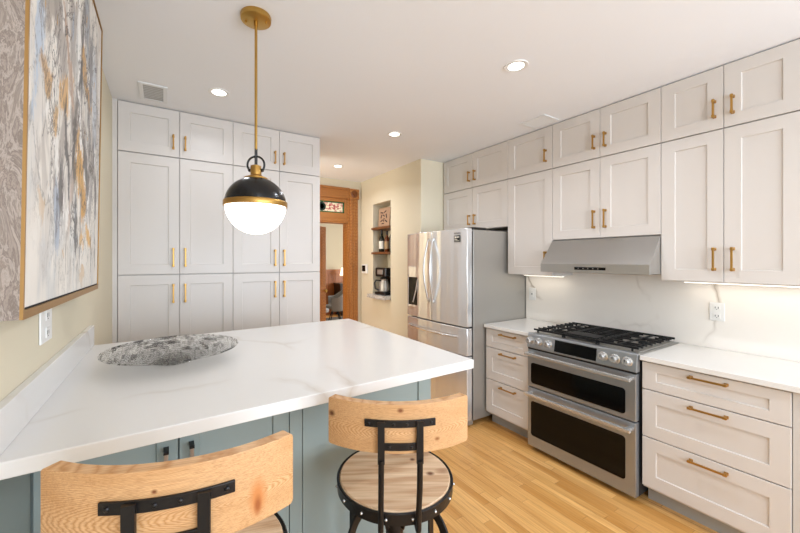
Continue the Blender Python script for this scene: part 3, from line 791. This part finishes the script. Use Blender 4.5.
# ------------------------------------------------------------------ recessed lights
cans = [(1.772, 1.354, 'recessed ceiling light nearest the range hood side'), (.31, 2.63, 'recessed ceiling light left of the pendant stem, above the pantry'),
        (1.783, 2.667, 'recessed ceiling light halfway to the doorway, above the fridge side'), (1.798, 3.936, 'recessed ceiling light farthest away by the doorway'),
        (1.78, .05, 'recessed ceiling light behind the camera on the right'), (.31, .05, 'recessed ceiling light above the camera'),
        (1.78, -1.25, 'recessed ceiling light near the right back window'), (.31, -1.25, 'recessed ceiling light near the left back window')]
for x, y, lab in cans:
    t = thing('recessed_light', lab, 'ceiling light', (x, y, H), 0, 'recessed ceiling lights')
    bm = bmesh.new(); lathe(bm, [(.045, -.0035), (.066, -.006), (.068, -.0005), (.045, -.0008)], 32, capped=False)
    obj('trim_ring', bm, 'plastic_w', t, smooth=True)
    bm = bmesh.new(); lathe(bm, [(.048, -.0005), (.048, -.003)], 32); obj('lens', bm, 'can', t)
    l = bpy.data.lights.new('can_glow', 'AREA'); l.shape = 'DISK'; l.size = .09; l.energy = CAN_W*(1.35 if (y, x > 1) == (1.354, True) else 0.3 if 2 < y < 3 and x < 1 else .9 if 2 < y < 3 else .25 if y < 1 else 1); l.color = (.90, .96, 1.06); l.spread = math.radians(150)
    lo = bpy.data.objects.new('can_glow', l); COL.objects.link(lo); lo.parent = t; lo.location = (0, 0, -.008)

# ------------------------------------------------------------------ ceiling vents
def vent(cx, cy, wx, wy, lab, flip):
    t = thing('ceiling_vent', lab, 'vent', (cx, cy, H), 0, 'ceiling vents')
    obj('frame', B((-wx/2, -wx/2+.025, -wy/2, wy/2, -.008, -.0005), (wx/2-.025, wx/2, -wy/2, wy/2, -.008, -.0005), (-wx/2+.025, wx/2-.025, -wy/2, -wy/2+.025, -.008, -.0005), (-wx/2+.025, wx/2-.025, wy/2-.025, wy/2, -.008, -.0005)), 'trimw', t, bevel=.002)
    obj('backing', B((-wx/2+.02, wx/2-.02, -wy/2+.02, wy/2-.02, -.0022, -.0008)), simple('vent_backing', 'C6C0B6', .8), t)
    bm = bmesh.new()
    n = 9
    for i in range(n):
        if flip:
            y = -wy/2+.03+(wy-.06)*i/(n-1); rbox(bm, (wx-.05, .010, .0015), Matrix.Translation((0, y, -.005)) @ Matrix.Rotation(.4, 4, 'X'))
        else:
            x = -wx/2+.03+(wx-.06)*i/(n-1); rbox(bm, (.010, wy-.05, .0015), Matrix.Translation((x, 0, -.005)) @ Matrix.Rotation(.4, 4, 'Y'))
    obj('louver', bm, 'trimw', t)
vent(-.075, 2.87, .165, .28, 'small white ceiling grille above the left end of the pantry wall', True)
vent(2.645, 1.80, .20, .235, 'white ceiling vent beside the top cabinets above the hood', False)

# ------------------------------------------------------------------ painting
def paint_mat():
    m, nt, b = new_mat('abstract_paint')
    tc = N(nt, 'ShaderNodeTexCoord'); base = tc.outputs['Object']     # object: x along wall 0..W, z up 0..H
    v0 = mapping(nt, (1, 1, 1), vec=base)
    wn = noise(nt, mapping(nt, (14, 1, 6), vec=base), 1, 7, .68)
    sub = N(nt, 'ShaderNodeVectorMath', operation='SUBTRACT'); nt.links.new(wn.outputs['Color'], sub.inputs[0]); sub.inputs[1].default_value = (.5, .5, .5)
    scl = N(nt, 'ShaderNodeVectorMath', operation='MULTIPLY'); nt.links.new(sub.outputs[0], scl.inputs[0]); scl.inputs[1].default_value = (.14, 0, .18)
    add = N(nt, 'ShaderNodeVectorMath', operation='ADD'); nt.links.new(v0, add.inputs[0]); nt.links.new(scl.outputs[0], add.inputs[1])
    wv = add.outputs[0]
    bn = noise(nt, mapping(nt, (7, 1, 2.2), vec=base), 1, 4, .55)
    r = ramp(nt, [(.3, rgb('EDE7DE')), (.5, rgb('E3DCD2')), (.62, rgb('CFCDC9')), (.75, rgb('E9E3DA'))]); nt.links.new(bn.outputs['Fac'], r.inputs[0])
    col = r.outputs[0]
    gn = noise(nt, mapping(nt, (42, 1, 15), rot=(0, .35, 0), vec=base), 1, 6, .75, .8)
    env = N(nt, 'ShaderNodeTexGradient', gradient_type='SPHERICAL'); nt.links.new(mapping(nt, (.62, 1, .72), (.52, 0, .62), (0, math.radians(14), 0), typ='TEXTURE', vec=wv), env.inputs[0])
    er = ramp(nt, [(.05, (0, 0, 0, 1)), (.45, (1, 1, 1, 1))]); nt.links.new(env.outputs['Fac'], er.inputs[0])
    def layer(col, scale, rot, stops, c, sc=1, dist=1.0, off=(0, 0, 0)):
        n_ = noise(nt, mapping(nt, scale, off, (0, rot, 0), vec=base), sc, 6, .62, dist)
        rr_ = ramp(nt, stops); nt.links.new(n_.outputs['Fac'], rr_.inputs[0])
        mm_ = N(nt, 'ShaderNodeMath', operation='MULTIPLY'); nt.links.new(rr_.outputs[0], mm_.inputs[0]); nt.links.new(er.outputs[0], mm_.inputs[1])
        return mixc(nt, mm_.outputs[0], col, rgb(c))
    K = lambda v: (v, v, v, 1)
    col = layer(col, (9, 1, 3.2), .35, [(.50, K(0)), (.60, K(.85))], 'B0A79F')
    col = layer(col, (11, 1, 4), -.45, [(.54, K(0)), (.62, K(.9))], 'F4F0EA', off=(3, 0, 1))
    col = layer(col, (10, 1, 3), .3, [(.58, K(0)), (.66, K(.8))], 'A9B7C8', off=(7, 0, 2))
    strokes = [ # x, z, rx, rz, angle, colour, strength
        (.10, .72, .035, .30, 6, 'B8C6D6', .8), (.20, .95, .07, .22, -6, '8E857C', .9), (.27, 1.02, .05, .2, 12, '6B645E', .8), (.33, 1.06, .04, .12, -20, '5B5652', .85),
        (.18, .80, .05, .14, 20, 'A89D92', .8), (.26, .75, .06, .2, -14, 'A69C93', .75), (.50, .95, .028, .35, -2, 'F6F3EE', 1), (.56, .85, .03, .30, 4, '7F7D7C', .85), (.63, 1.0, .04, .22, -6, '9AA0A8', .8),
        (.72, .85, .035, .22, 4, '6E6E72', .8), (.80, .75, .05, .28, -3, 'C6CCD4', .8), (.52, .72, .016, .32, 10, '4F4A46', .9), (.60, .80, .045, .075, -28, 'CFA260', .95), (.67, .73, .035, .06, -22, 'C9974F', .95),
        (.40, .68, .02, .26, -18, 'B9987C', .8), (.47, .58, .05, .14, 14, '9E968F', .8), (.33, .60, .055, .08, 20, 'D8A75F', .8), (.15, .58, .05, .06, -16, 'C79C62', .85), (.24, .50, .03, .05, 8, 'D5A866', .8),
        (.70, .60, .03, .18, -8, '8A8683', .8), (.78, .48, .04, .16, 6, '77726E', .75), (.46, .47, .035, .20, 6, '57504C', .9), (.56, .44, .07, .15, -5, 'D3A45C', .95), (.62, .33, .05, .10, 6, 'CE9C52', .95),
        (.38, .40, .018, .20, -10, '544F50', .85), (.66, .46, .035, .20, -20, '6B6562', .85), (.75, .38, .04, .11, 10, 'B7B2AE', .9), (.85, .40, .03, .14, -8, '6E6764', .8), (.30, .33, .03, .11, 8, '5E5A5A', .85),
        (.27, .24, .025, .12, -6, 'A9B4C4', .8), (.50, .24, .02, .16, -4, '6A6462', .85), (.57, .20, .018, .18, 3, 'A49E9A', .8), (.72, .22, .08, .045, 8, 'DDB06C', .95), (.60, .19, .06, .03, -8, 'D9B074', .85),
        (.78, .16, .012, .14, 2, '5A5553', .8), (.86, .20, .012, .12, -4, '8A8581', .7), (.15, .14, .06, .03, 12, 'CFCAC4', .7), (.68, .30, .018, .14, 14, 'F2EFEA', 1), (.54, .60, .02, .16, -12, 'F4F1EC', 1), (.42, .30, .02, .12, 10, 'C9B6A8', .8)]
    for x, z, rx, rz, an, c, s in strokes:
        vec = mapping(nt, (rx*1.25, 1, rz*1.1), (x, 0, z), (0, math.radians(an*1.7), 0), typ='TEXTURE', vec=wv)
        g = N(nt, 'ShaderNodeTexGradient', gradient_type='SPHERICAL'); nt.links.new(vec, g.inputs[0])
        mu = N(nt, 'ShaderNodeMath', operation='MULTIPLY_ADD'); nt.links.new(gn.outputs['Fac'], mu.inputs[0]); mu.inputs[1].default_value = 2.0; mu.inputs[2].default_value = -1.08
        ad = N(nt, 'ShaderNodeMath', operation='ADD'); nt.links.new(g.outputs['Fac'], ad.inputs[0]); nt.links.new(mu.outputs[0], ad.inputs[1])
        # keep strokes inside their ellipse
        mr = N(nt, 'ShaderNodeMapRange'); nt.links.new(ad.outputs[0], mr.inputs[0]); mr.inputs[1].default_value = .08; mr.inputs[2].default_value = .34; mr.inputs[3].default_value = 0; mr.inputs[4].default_value = s
        gt = N(nt, 'ShaderNodeMath', operation='GREATER_THAN'); nt.links.new(g.outputs['Fac'], gt.inputs[0]); gt.inputs[1].default_value = .02
        m2 = N(nt, 'ShaderNodeMath', operation='MULTIPLY'); nt.links.new(mr.outputs[0], m2.inputs[0]); nt.links.new(gt.outputs[0], m2.inputs[1])
        col = mixc(nt, m2.outputs[0], col, rgb(c))
    col = layer(col, (7, 1, 2.6), .3, [(.485, K(0)), (.497, K(.9)), (.505, K(.9)), (.515, K(0))], '4E4844', off=(1, 0, 5), dist=1.4)
    col = layer(col, (8, 1, 3), -.4, [(.487, K(0)), (.498, K(.8)), (.504, K(.8)), (.514, K(0))], '7A706A', off=(9, 0, 4), dist=1.2)
    col = layer(col, (10, 1, 5), .5, [(.63, K(0)), (.65, K(.95))], 'C9983F', off=(4, 0, 8), dist=.6)
    col = layer(col, (12, 1, 4), -.3, [(.66, K(0)), (.70, K(.9))], '5A534E', off=(2, 0, 11), dist=.8)
    nt.links.new(col, b.inputs['Base Color']); b.inputs['Roughness'].default_value = .55
    bp = N(nt, 'ShaderNodeBump'); bp.inputs['Strength'].default_value = .25; bp.inputs['Distance'].default_value = .002
    nt.links.new(gn.outputs['Fac'], bp.inputs['Height']); nt.links.new(bp.outputs[0], b.inputs['Normal'])
    return m
def frame_side_mat():
    m, nt, b = new_mat('grey_driftwood_grain')
    v = mapping(nt, (20, 20, 6)); n = noise(nt, v, 1.2, 8, .68, 2.2)
    r = ramp(nt, [(.3, rgb('665a52')), (.42, rgb('9c8d82')), (.48, rgb('796b61')), (.54, rgb('ab9d92')), (.6, rgb('84766b')), (.72, rgb('a89a8f'))]); nt.links.new(n.outputs['Fac'], r.inputs[0])
    nt.links.new(r.outputs[0], b.inputs['Base Color']); b.inputs['Roughness'].default_value = .7
    return m
# faces +X; local x runs with -... : rotate so local x -> +Y, local -y -> +X
t = thing('painting', 'large abstract grey, white and gold painting in a thin gold frame on the cream wall', 'painting', (-.264, 1.017, 1.374), PI/2)
t.rotation_euler = (math.radians(0.8), 0, PI/2)
PW, PH = .952, 1.145
obj('box_frame', B((0, PW, -.002, .056, 0, PH)), frame_side_mat(), t, label='deep frame sides with grey wood grain')
fb = .007
obj('canvas', B((fb+.002, PW-.014, -.0045, -.002, .024, PH-.014)), paint_mat(), t)
obj('gold_frame', B((0, fb, -.008, -.002, 0, PH), (PW-fb*.6, PW, -.008, -.002, 0, PH), (fb, PW-fb*.6, -.008, -.002, 0, .019), (fb, PW-fb*.6, -.008, -.002, PH-fb, PH)), simple('gold_leaf', 'A98350', .42, .75), t)
obj('shadow_gap', B((fb, PW-fb*.6, -.0035, -.002, .019, .0235), (PW-.0135, PW-fb*.6, -.0035, -.002, .019, PH-fb)), 'dark', t)

# ------------------------------------------------------------------ bar stools
def make_stool(label, loc, facing_deg, SZ, hw=.206, pine='pine'):
    """local: sitter faces +y; SZ seat top height"""
    t = thing('bar_stool', label, 'stool', (loc[0], loc[1], 0), math.radians(-facing_deg), 'bar stools at the peninsula')
    bm = bmesh.new(); lathe(bm, [(.003, SZ-.030), (.184, SZ-.030), (.186, SZ-.004), (.182, SZ), (.003, SZ)], 56)
    obj('seat', bm, 'seatwood', t, smooth=True)
    bm = bmesh.new(); lathe(bm, [(.187, SZ-.036), (.194, SZ-.037), (.1955, SZ-.004), (.192, SZ-.001), (.187, SZ-.003)], 64, capped=False)
    n = len(bm.verts)
    rg = obj('seat_ring', bm, 'iron', t, smooth=True)
    for i in range(16):
        a = 2*PI*(i+.5)/16
        bm = bmesh.new(); sphere(bm, (.1965*math.cos(a), .1965*math.sin(a), SZ-.019), .0045, seg=10); obj('rivet', bm, 'chrome', rg, smooth=True)
    # under-seat plate, screw post
    bm = bmesh.new(); lathe(bm, [(.003, SZ-.042), (.075, SZ-.042), (.075, SZ-.030), (.003, SZ-.030)], 32)
    for a in (PI/4, 3*PI/4): 
        rbox(bm, (.36, .03, .008), Matrix.Translation((0, 0, SZ-.036)) @ Matrix.Rotation(a, 4, 'Z'))
    obj('seat_plate', bm, 'iron', t)
    bm = bmesh.new(); pr = []
    z = SZ-.45
    while z < SZ-.042: pr += [(.0135, z), (.0155, z+.004)]; z += .008
    lathe(bm, pr, 20); obj('screw_post', bm, 'iron', t, smooth=False)
    hz = SZ-.14
    bm = bmesh.new(); lathe(bm, [(.020, hz-.10), (.030, hz-.09), (.030, hz+.01), (.020, hz+.02)], 24); obj('hub', bm, 'iron', t, smooth=True)
    for i in range(4):
        a = PI/4+i*PI/2; ca, sa = math.cos(a), math.sin(a)
        prof = [(.028, hz-.03), (.045, hz+.02), (.075, hz+.06), (.110, hz+.082), (.150, hz+.085), (.185, hz+.062), (.205, hz+.015), (.212, hz-.08), (.212, .35), (.222, .12), (.235, .008)]
        P = []
        for k in range(len(prof)-1):
            p0 = prof[max(k-1, 0)]; p1 = prof[k]; p2 = prof[k+1]; p3 = prof[min(k+2, len(prof)-1)]
            for s in range(5):
                u = s/5
                P.append([.5*((2*p1[j])+(-p0[j]+p2[j])*u+(2*p0[j]-5*p1[j]+4*p2[j]-p3[j])*u*u+(-p0[j]+3*p1[j]-3*p2[j]+p3[j])*u**3) for j in (0, 1)])
        P.append(prof[-1])
        bm = bmesh.new(); tube(bm, [(r*ca, r*sa, z) for r, z in P], 0, 4, flat=(.014, .0035), up=(ca*.001, sa*.001, 1) if False else (-sa, ca, 0))
        lg = obj('leg', bm, 'iron', t, bevel=.001)
    bm = bmesh.new(); tube(bm, [(.212*math.cos(2*PI*i/48), .212*math.sin(2*PI*i/48), .30) for i in range(48)], .009, 10, closed=True)
    obj('foot_ring', bm, 'iron', t, smooth=True)
    # backrest board: arc, ends forward
    Rb = .347; th = .026; yb_ = -.228; half = math.asin(hw/Rb)
    def arc(r, a, z, zc=0): return (r*math.sin(a), yb_+Rb-r*math.cos(a), z)
    z0, z1 = SZ+.188, SZ+.324; n = 28
    bm = bmesh.new(); rows = []
    rc = .009
    ts = [0, .004, .009, .016, .024]+[.04+.92*i/24 for i in range(25)]+[.976, .984, .991, .996, 1]
    for q_ in ts:
        a = -half+2*half*q_
        # rounded corners of the board in (arc length, z)
        e = (half-abs(a))*Rb; ins = 0
        if e < rc: ins = rc-math.sqrt(max(0, rc*rc-(rc-e)**2))
        rows.append([bm.verts.new(arc(r, a, z)) for r, z in ((Rb-th, z0+ins), (Rb, z0+ins), (Rb, z1-ins), (Rb-th, z1-ins))])
    for A_, C_ in zip(rows, rows[1:]):
        for k in range(4): bm.faces.new((A_[k], A_[(k+1) % 4], C_[(k+1) % 4], C_[k]))
    bm.faces.new(list(reversed(rows[0]))); bm.faces.new(rows[-1])
    br = obj('backrest', bm, pine, t, bevel=.004, smooth=True)
    # iron bracket on the rear of the board
    bm = bmesh.new()
    def strap(zc, hh, ha, r0=Rb+.0005, r1=Rb+.0055):
        m = 12; rw = []
        for i in range(m+1):
            a = -ha+2*ha*i/m
            rw.append([bm.verts.new(arc(r, a, z)) for r, z in ((r0, zc-hh), (r1, zc-hh), (r1, zc+hh), (r0, zc+hh))])
        for A_, C_ in zip(rw, rw[1:]):
            for k in range(4): bm.faces.new((A_[k], A_[(k+1) % 4], C_[(k+1) % 4], C_[k]))
        bm.faces.new(list(reversed(rw[0]))); bm.faces.new(rw[-1])
    zs = SZ+.272; zl = SZ+.209
    strap(zs, .010, math.asin(.098/Rb)); strap(zl, .010, math.asin(.052/Rb))
    obj('bracket', bm, 'iron', t, bevel=.001)
    ab = math.asin(.052/Rb)
    for s in (-1, 1):
        x, y, _ = arc(Rb+.009, s*ab, 0)
        bm = bmesh.new(); bx(bm, x-.0095, x+.0095, y-.004, y+.004, SZ+.165, zs+.008)
        P = [(x, y-.001, SZ+.170), (x*.98, y-.003, SZ+.10), (x*.95, y+.006, SZ+.0)]
        y2 = -.2045; P = [(x, y-.001, SZ+.175), (x, y+.004, SZ+.09), (x, y2-.003, SZ+.01), (x, y2-.003, SZ-.034)]
        for k in range(1, 7):
            a = k*PI/2/6; P.append((x, y2-.003+.012*(1-math.cos(a)), SZ-.034-.012*math.sin(a)))
        P.append((x*.95, -.12, SZ-.046))
        tube(bm, P, .0082, 12)
        rd = obj('rod', bm, 'iron', t, smooth=True)
    for zc, al in ((zs, (-.085, -.018, .018, .085)), (zl, (-.03, .03))):
        for xx in al:
            a = math.asin(xx/Rb); p = arc(Rb+.006, a, zc)
            bm = bmesh.new(); sphere(bm, p, .0045, sy=.6, seg=10); obj('bolt', bm, 'iron', br, smooth=True)
    return t
s2 = make_stool('bar stool at the right end of the peninsula, whole round seat in view', (.664, .993), 29.7, .777)
s1 = make_stool('bar stool at lower left, curved back before the teal cabinet doors', (.06, .88), 14.5, .84, .199, 'pine_b')

# ------------------------------------------------------------------ niche shelves and contents
NXb = NX+.24
nz1, nz2 = 1.915, 1.578
for z, lab in ((nz1, 'upper brown wooden shelf in the wall niche holding the picture'), (nz2, 'lower brown wooden shelf in the wall niche holding the bottles')):
    o = obj('shelf', B((NX-.03, NXb-.0005, NY0+.0015, NY1-.0015, z, z+.03)), 'shelfwood', bevel=.002); tag(o, lab, 'shelf', 'niche shelves')
m_, nt_, b_ = new_mat('speckled_marble')
n_ = noise(nt_, mapping(nt_, (1, 1, 1)), 22, 5, .7, 1.0); r_ = ramp(nt_, [(.35, rgb('6a6560')), (.5, rgb('D8D4CE')), (.62, rgb('837d78')), (.75, rgb('EEEAE4'))]); nt_.links.new(n_.outputs['Fac'], r_.inputs[0]); nt_.links.new(r_.outputs[0], b_.inputs['Base Color']); b_.inputs['Roughness'].default_value = .2
o = obj('marble_shelf', B((NX-.10, NXb-.0005, NY0+.0015, NY1-.0015, NZ0-.015+.0155, NZ0+.05)), m_, bevel=.002); tag(o, 'speckled grey marble slab at the bottom of the niche', 'shelf')
NB = NZ0+.0505
# coffee maker: faces -X
t = thing('coffee_maker', 'black drip coffee maker with steel carafe on the marble niche shelf', 'coffee maker', (NX+.05, 3.99, NB), FACE_L)
t.scale = (1.3, 1.05, 1.05)
obj('base', B((-.10, .10, -.085, .14, 0, .035)), 'plastic_b', t, bevel=.006)
obj('tower', B((-.10, .10, .05, .14, .035, .34)), 'plastic_b', t, bevel=.008)
obj('brew_head', B((-.10, .10, -.08, .06, .23, .345)), 'plastic_b', t, bevel=.012)
obj('control_face', B((-.05, .05, -.084, -.078, .26, .32)), 'gray_side', t, bevel=.002)
bm = bmesh.new(); lathe(bm, [(.055, .036), (.068, .05), (.070, .11), (.055, .165), (.045, .19), (.050, .20)], 28, (0, -.02, 0))
ca = obj('carafe', bm, 'gray_side', t, smooth=True)
bm = bmesh.new(); tube(bm, [(-.0, -.07, .18), (-.03, -.12, .185), (-.035, -.135, .15), (-.03, -.13, .08), (-.01, -.09, .06)], .010, 8)
obj('carafe_handle', bm, 'plastic_b', ca, smooth=True)
bm = bmesh.new(); lathe(bm, [(.05, .20), (.052, .212), (.02, .225)], 24, (0, -.02, 0)); obj('carafe_lid', bm, 'plastic_b', ca, smooth=True)
# bottles
def bottle(y, x, glass, labc, lab, h=.30, r=.037):
    t = thing('bottle', lab, 'bottle', (x, y, nz2+.0303), 0, 'bottles on the niche shelf')
    bm = bmesh.new(); lathe(bm, [(r*.9, 0), (r, .005), (r, h*.58), (r*.85, h*.66), (r*.42, h*.76), (r*.36, h*.95), (r*.42, h*.96), (r*.42, h)], 24)
    obj('glass', bm, glass, t, smooth=True)
    bm = bmesh.new(); lathe(bm, [(r+.0008, h*.15), (r+.0008, h*.5)], 24, capped=False); obj('paper_label', bm, labc, t, smooth=True)
    bm = bmesh.new(); lathe(bm, [(r*.44, h*.82), (r*.47, h*.96), (r*.47, h*1.003), (.001, h*1.003)], 20); obj('cap', bm, 'foil', t, smooth=True)
bottle(4.085, NX+.05, 'bottleg', 'paper', 'dark wine bottle with white label, leftmost on the niche shelf')
bottle(3.965, NX+.06, 'amber', simple('tan_label', 'A98A63', .7), 'amber bottle with tan label in the middle of the niche shelf', .28, .034)
bottle(3.865, NX+.07, 'bottleg', simple('dark_label', '3d3a36', .7), 'dark bottle with dark label at the right edge of the niche shelf', .31, .037)
# framed print with dark brush motif on the upper shelf
t = thing('picture', 'small square tan picture with dark shapes leaning on the upper niche shelf', 'picture', (NX+.045, 4.03, nz1+.0305), FACE_L+.25)
t.rotation_euler = (math.radians(-4), 0, FACE_L+.1)
obj('board', B((-.12, .12, 0, .015, 0.001, .265)), simple('rosy_tan_board', 'AE8C70', .6), t, bevel=.002)
bm = bmesh.new()
random.seed(3)
for (x, z, w_, h_, an) in ((-.05, .20, .06, .016, .2), (.02, .21, .05, .016, -.5), (-.06, .15, .018, .05, .3), (-.01, .16, .05, .014, .5), (.05, .15, .018, .06, -.3), (-.05, .09, .05, .016, -.4), (.0, .10, .016, .05, .2), (.05, .08, .05, .018, .6), (-.02, .05, .05, .014, 0)):
    rbox(bm, (w_, .003, h_), Matrix.Translation((x, -.0016, z)) @ Matrix.Rotation(an, 4, 'Y'))
obj('motif', bm, simple('dark_brown_ink', '3a201c', .6), t)
for y, lab in ((3.85, 'clear drinking glass beside the picture on the upper niche shelf'),):
    gm, gnt, gb = new_mat('clear_glass'); gb.inputs['Transmission Weight'].default_value = .9; gb.inputs['Roughness'].default_value = .05; gb.inputs['Base Color'].default_value = rgb('C9D2CC')
    bm = bmesh.new(); lathe(bm, [(.028, 0), (.030, .003), (.036, .14), (.033, .14), (.028, .008), (.002, .006)], 24)
    o = obj('drinking_glass', bm, gm, smooth=True); o.location = (NX+.08, y, nz1+.0303); tag(o, lab, 'glass')
# thermostat
t = thing('thermostat', 'white thermostat with dark screen on the wall left of the niche', 'thermostat', (NX, 4.448, 1.372), FACE_L)
obj('case', B((-.075, .075, -.025, -.0005, -.065, .065)), 'plastic_w', t, bevel=.006)
obj('screen', B((-.06, .035, -.027, -.025, -.035, .05)), 'blackglass', t)

# ------------------------------------------------------------------ dining room beyond the door
o = obj('rug', B((2.4, 5.0, 6.6, 8.45, .0005, .010)), 'rug'); tag(o, 'dark grey rug on the floor of the far room', 'rug')
def tub_chair(loc, rz, label):
    t = thing('tub_chair', label, 'chair', loc, rz, 'grey tub chairs in the far room')
    bm = bmesh.new(); prism(bm, [(.23*math.cos(a)*1.0, .22*math.sin(a)) for a in [2*PI*i/24 for i in range(24)]], 'z', .40, .48)
    obj('seat', bm, 'fabric', t, bevel=.02, seg=3, smooth=True)
    bm = bmesh.new(); rows = []
    n = 24
    for i in range(n+1):
        a = math.radians(-28+236*i/n)      # opening towards -y
        top = .66+.22*max(0, math.sin(a))**1.3
        r0, r1 = .235, .28+.03*max(0, math.sin(a))
        rows.append([bm.verts.new((r*math.cos(a), r*math.sin(a), z)) for r, z in ((r0, .36), (.25, .36), (r1, top), (r0+.02, top-.01))])
    for A_, C_ in zip(rows, rows[1:]):
        for k in range(4): bm.faces.new((A_[k], A_[(k+1) % 4], C_[(k+1) % 4], C_[k]))
    bm.faces.new(list(reversed(rows[0]))); bm.faces.new(rows[-1])
    obj('backrest', bm, 'fabric', t, bevel=.012, smooth=True)
    for i in range(4):
        a = PI/4+i*PI/2; bm = bmesh.new()
        tube(bm, [(.06*math.cos(a), .06*math.sin(a), .40), (.22*math.cos(a), .22*math.sin(a), 0)], .012, 8); obj('leg', bm, 'black', t, smooth=True)
    return t
tub_chair((3.24, 7.25, .016), math.radians(-105), 'grey tub chair seen whole through the doorway')
tub_chair((2.68, 6.85, .016), math.radians(60), 'grey tub chair half hidden by the pantry edge')
t = thing('sideboard', 'low dark wooden sideboard against the wainscot of the far room', 'sideboard', (4.56, 8.72, 0))
obj('body', B((-.6, .6, -.2, .2, .12, .84)), 'darkwood', t, bevel=.005)
obj('top', B((-.62, .62, -.22, .22, .84, .87)), 'darkwood', t, bevel=.005)
for x in (-.55, .51):
    for y in (-.18, .14): obj('leg', B((x, x+.04, y, y+.04, 0, .12)), 'darkwood', t)
for x in (-.3, .3):
    d = obj('door', B((x-.28, x+.28, -.212, -.2, .15, .82)), 'darkwood', t, bevel=.003)
t = thing('table_lamp', 'small lit table lamp on the dark sideboard', 'lamp', (4.14, 8.68, .8705))
bm = bmesh.new(); lathe(bm, [(.06, 0), (.06, .01), (.015, .03), (.03, .10), (.012, .19), (.008, .22)], 20); obj('base', bm, 'brass_old', t, smooth=True)
bm = bmesh.new(); lathe(bm, [(.11, .21), (.07, .42)], 24); obj('lamp_shade', bm, 'shade', t, smooth=True)
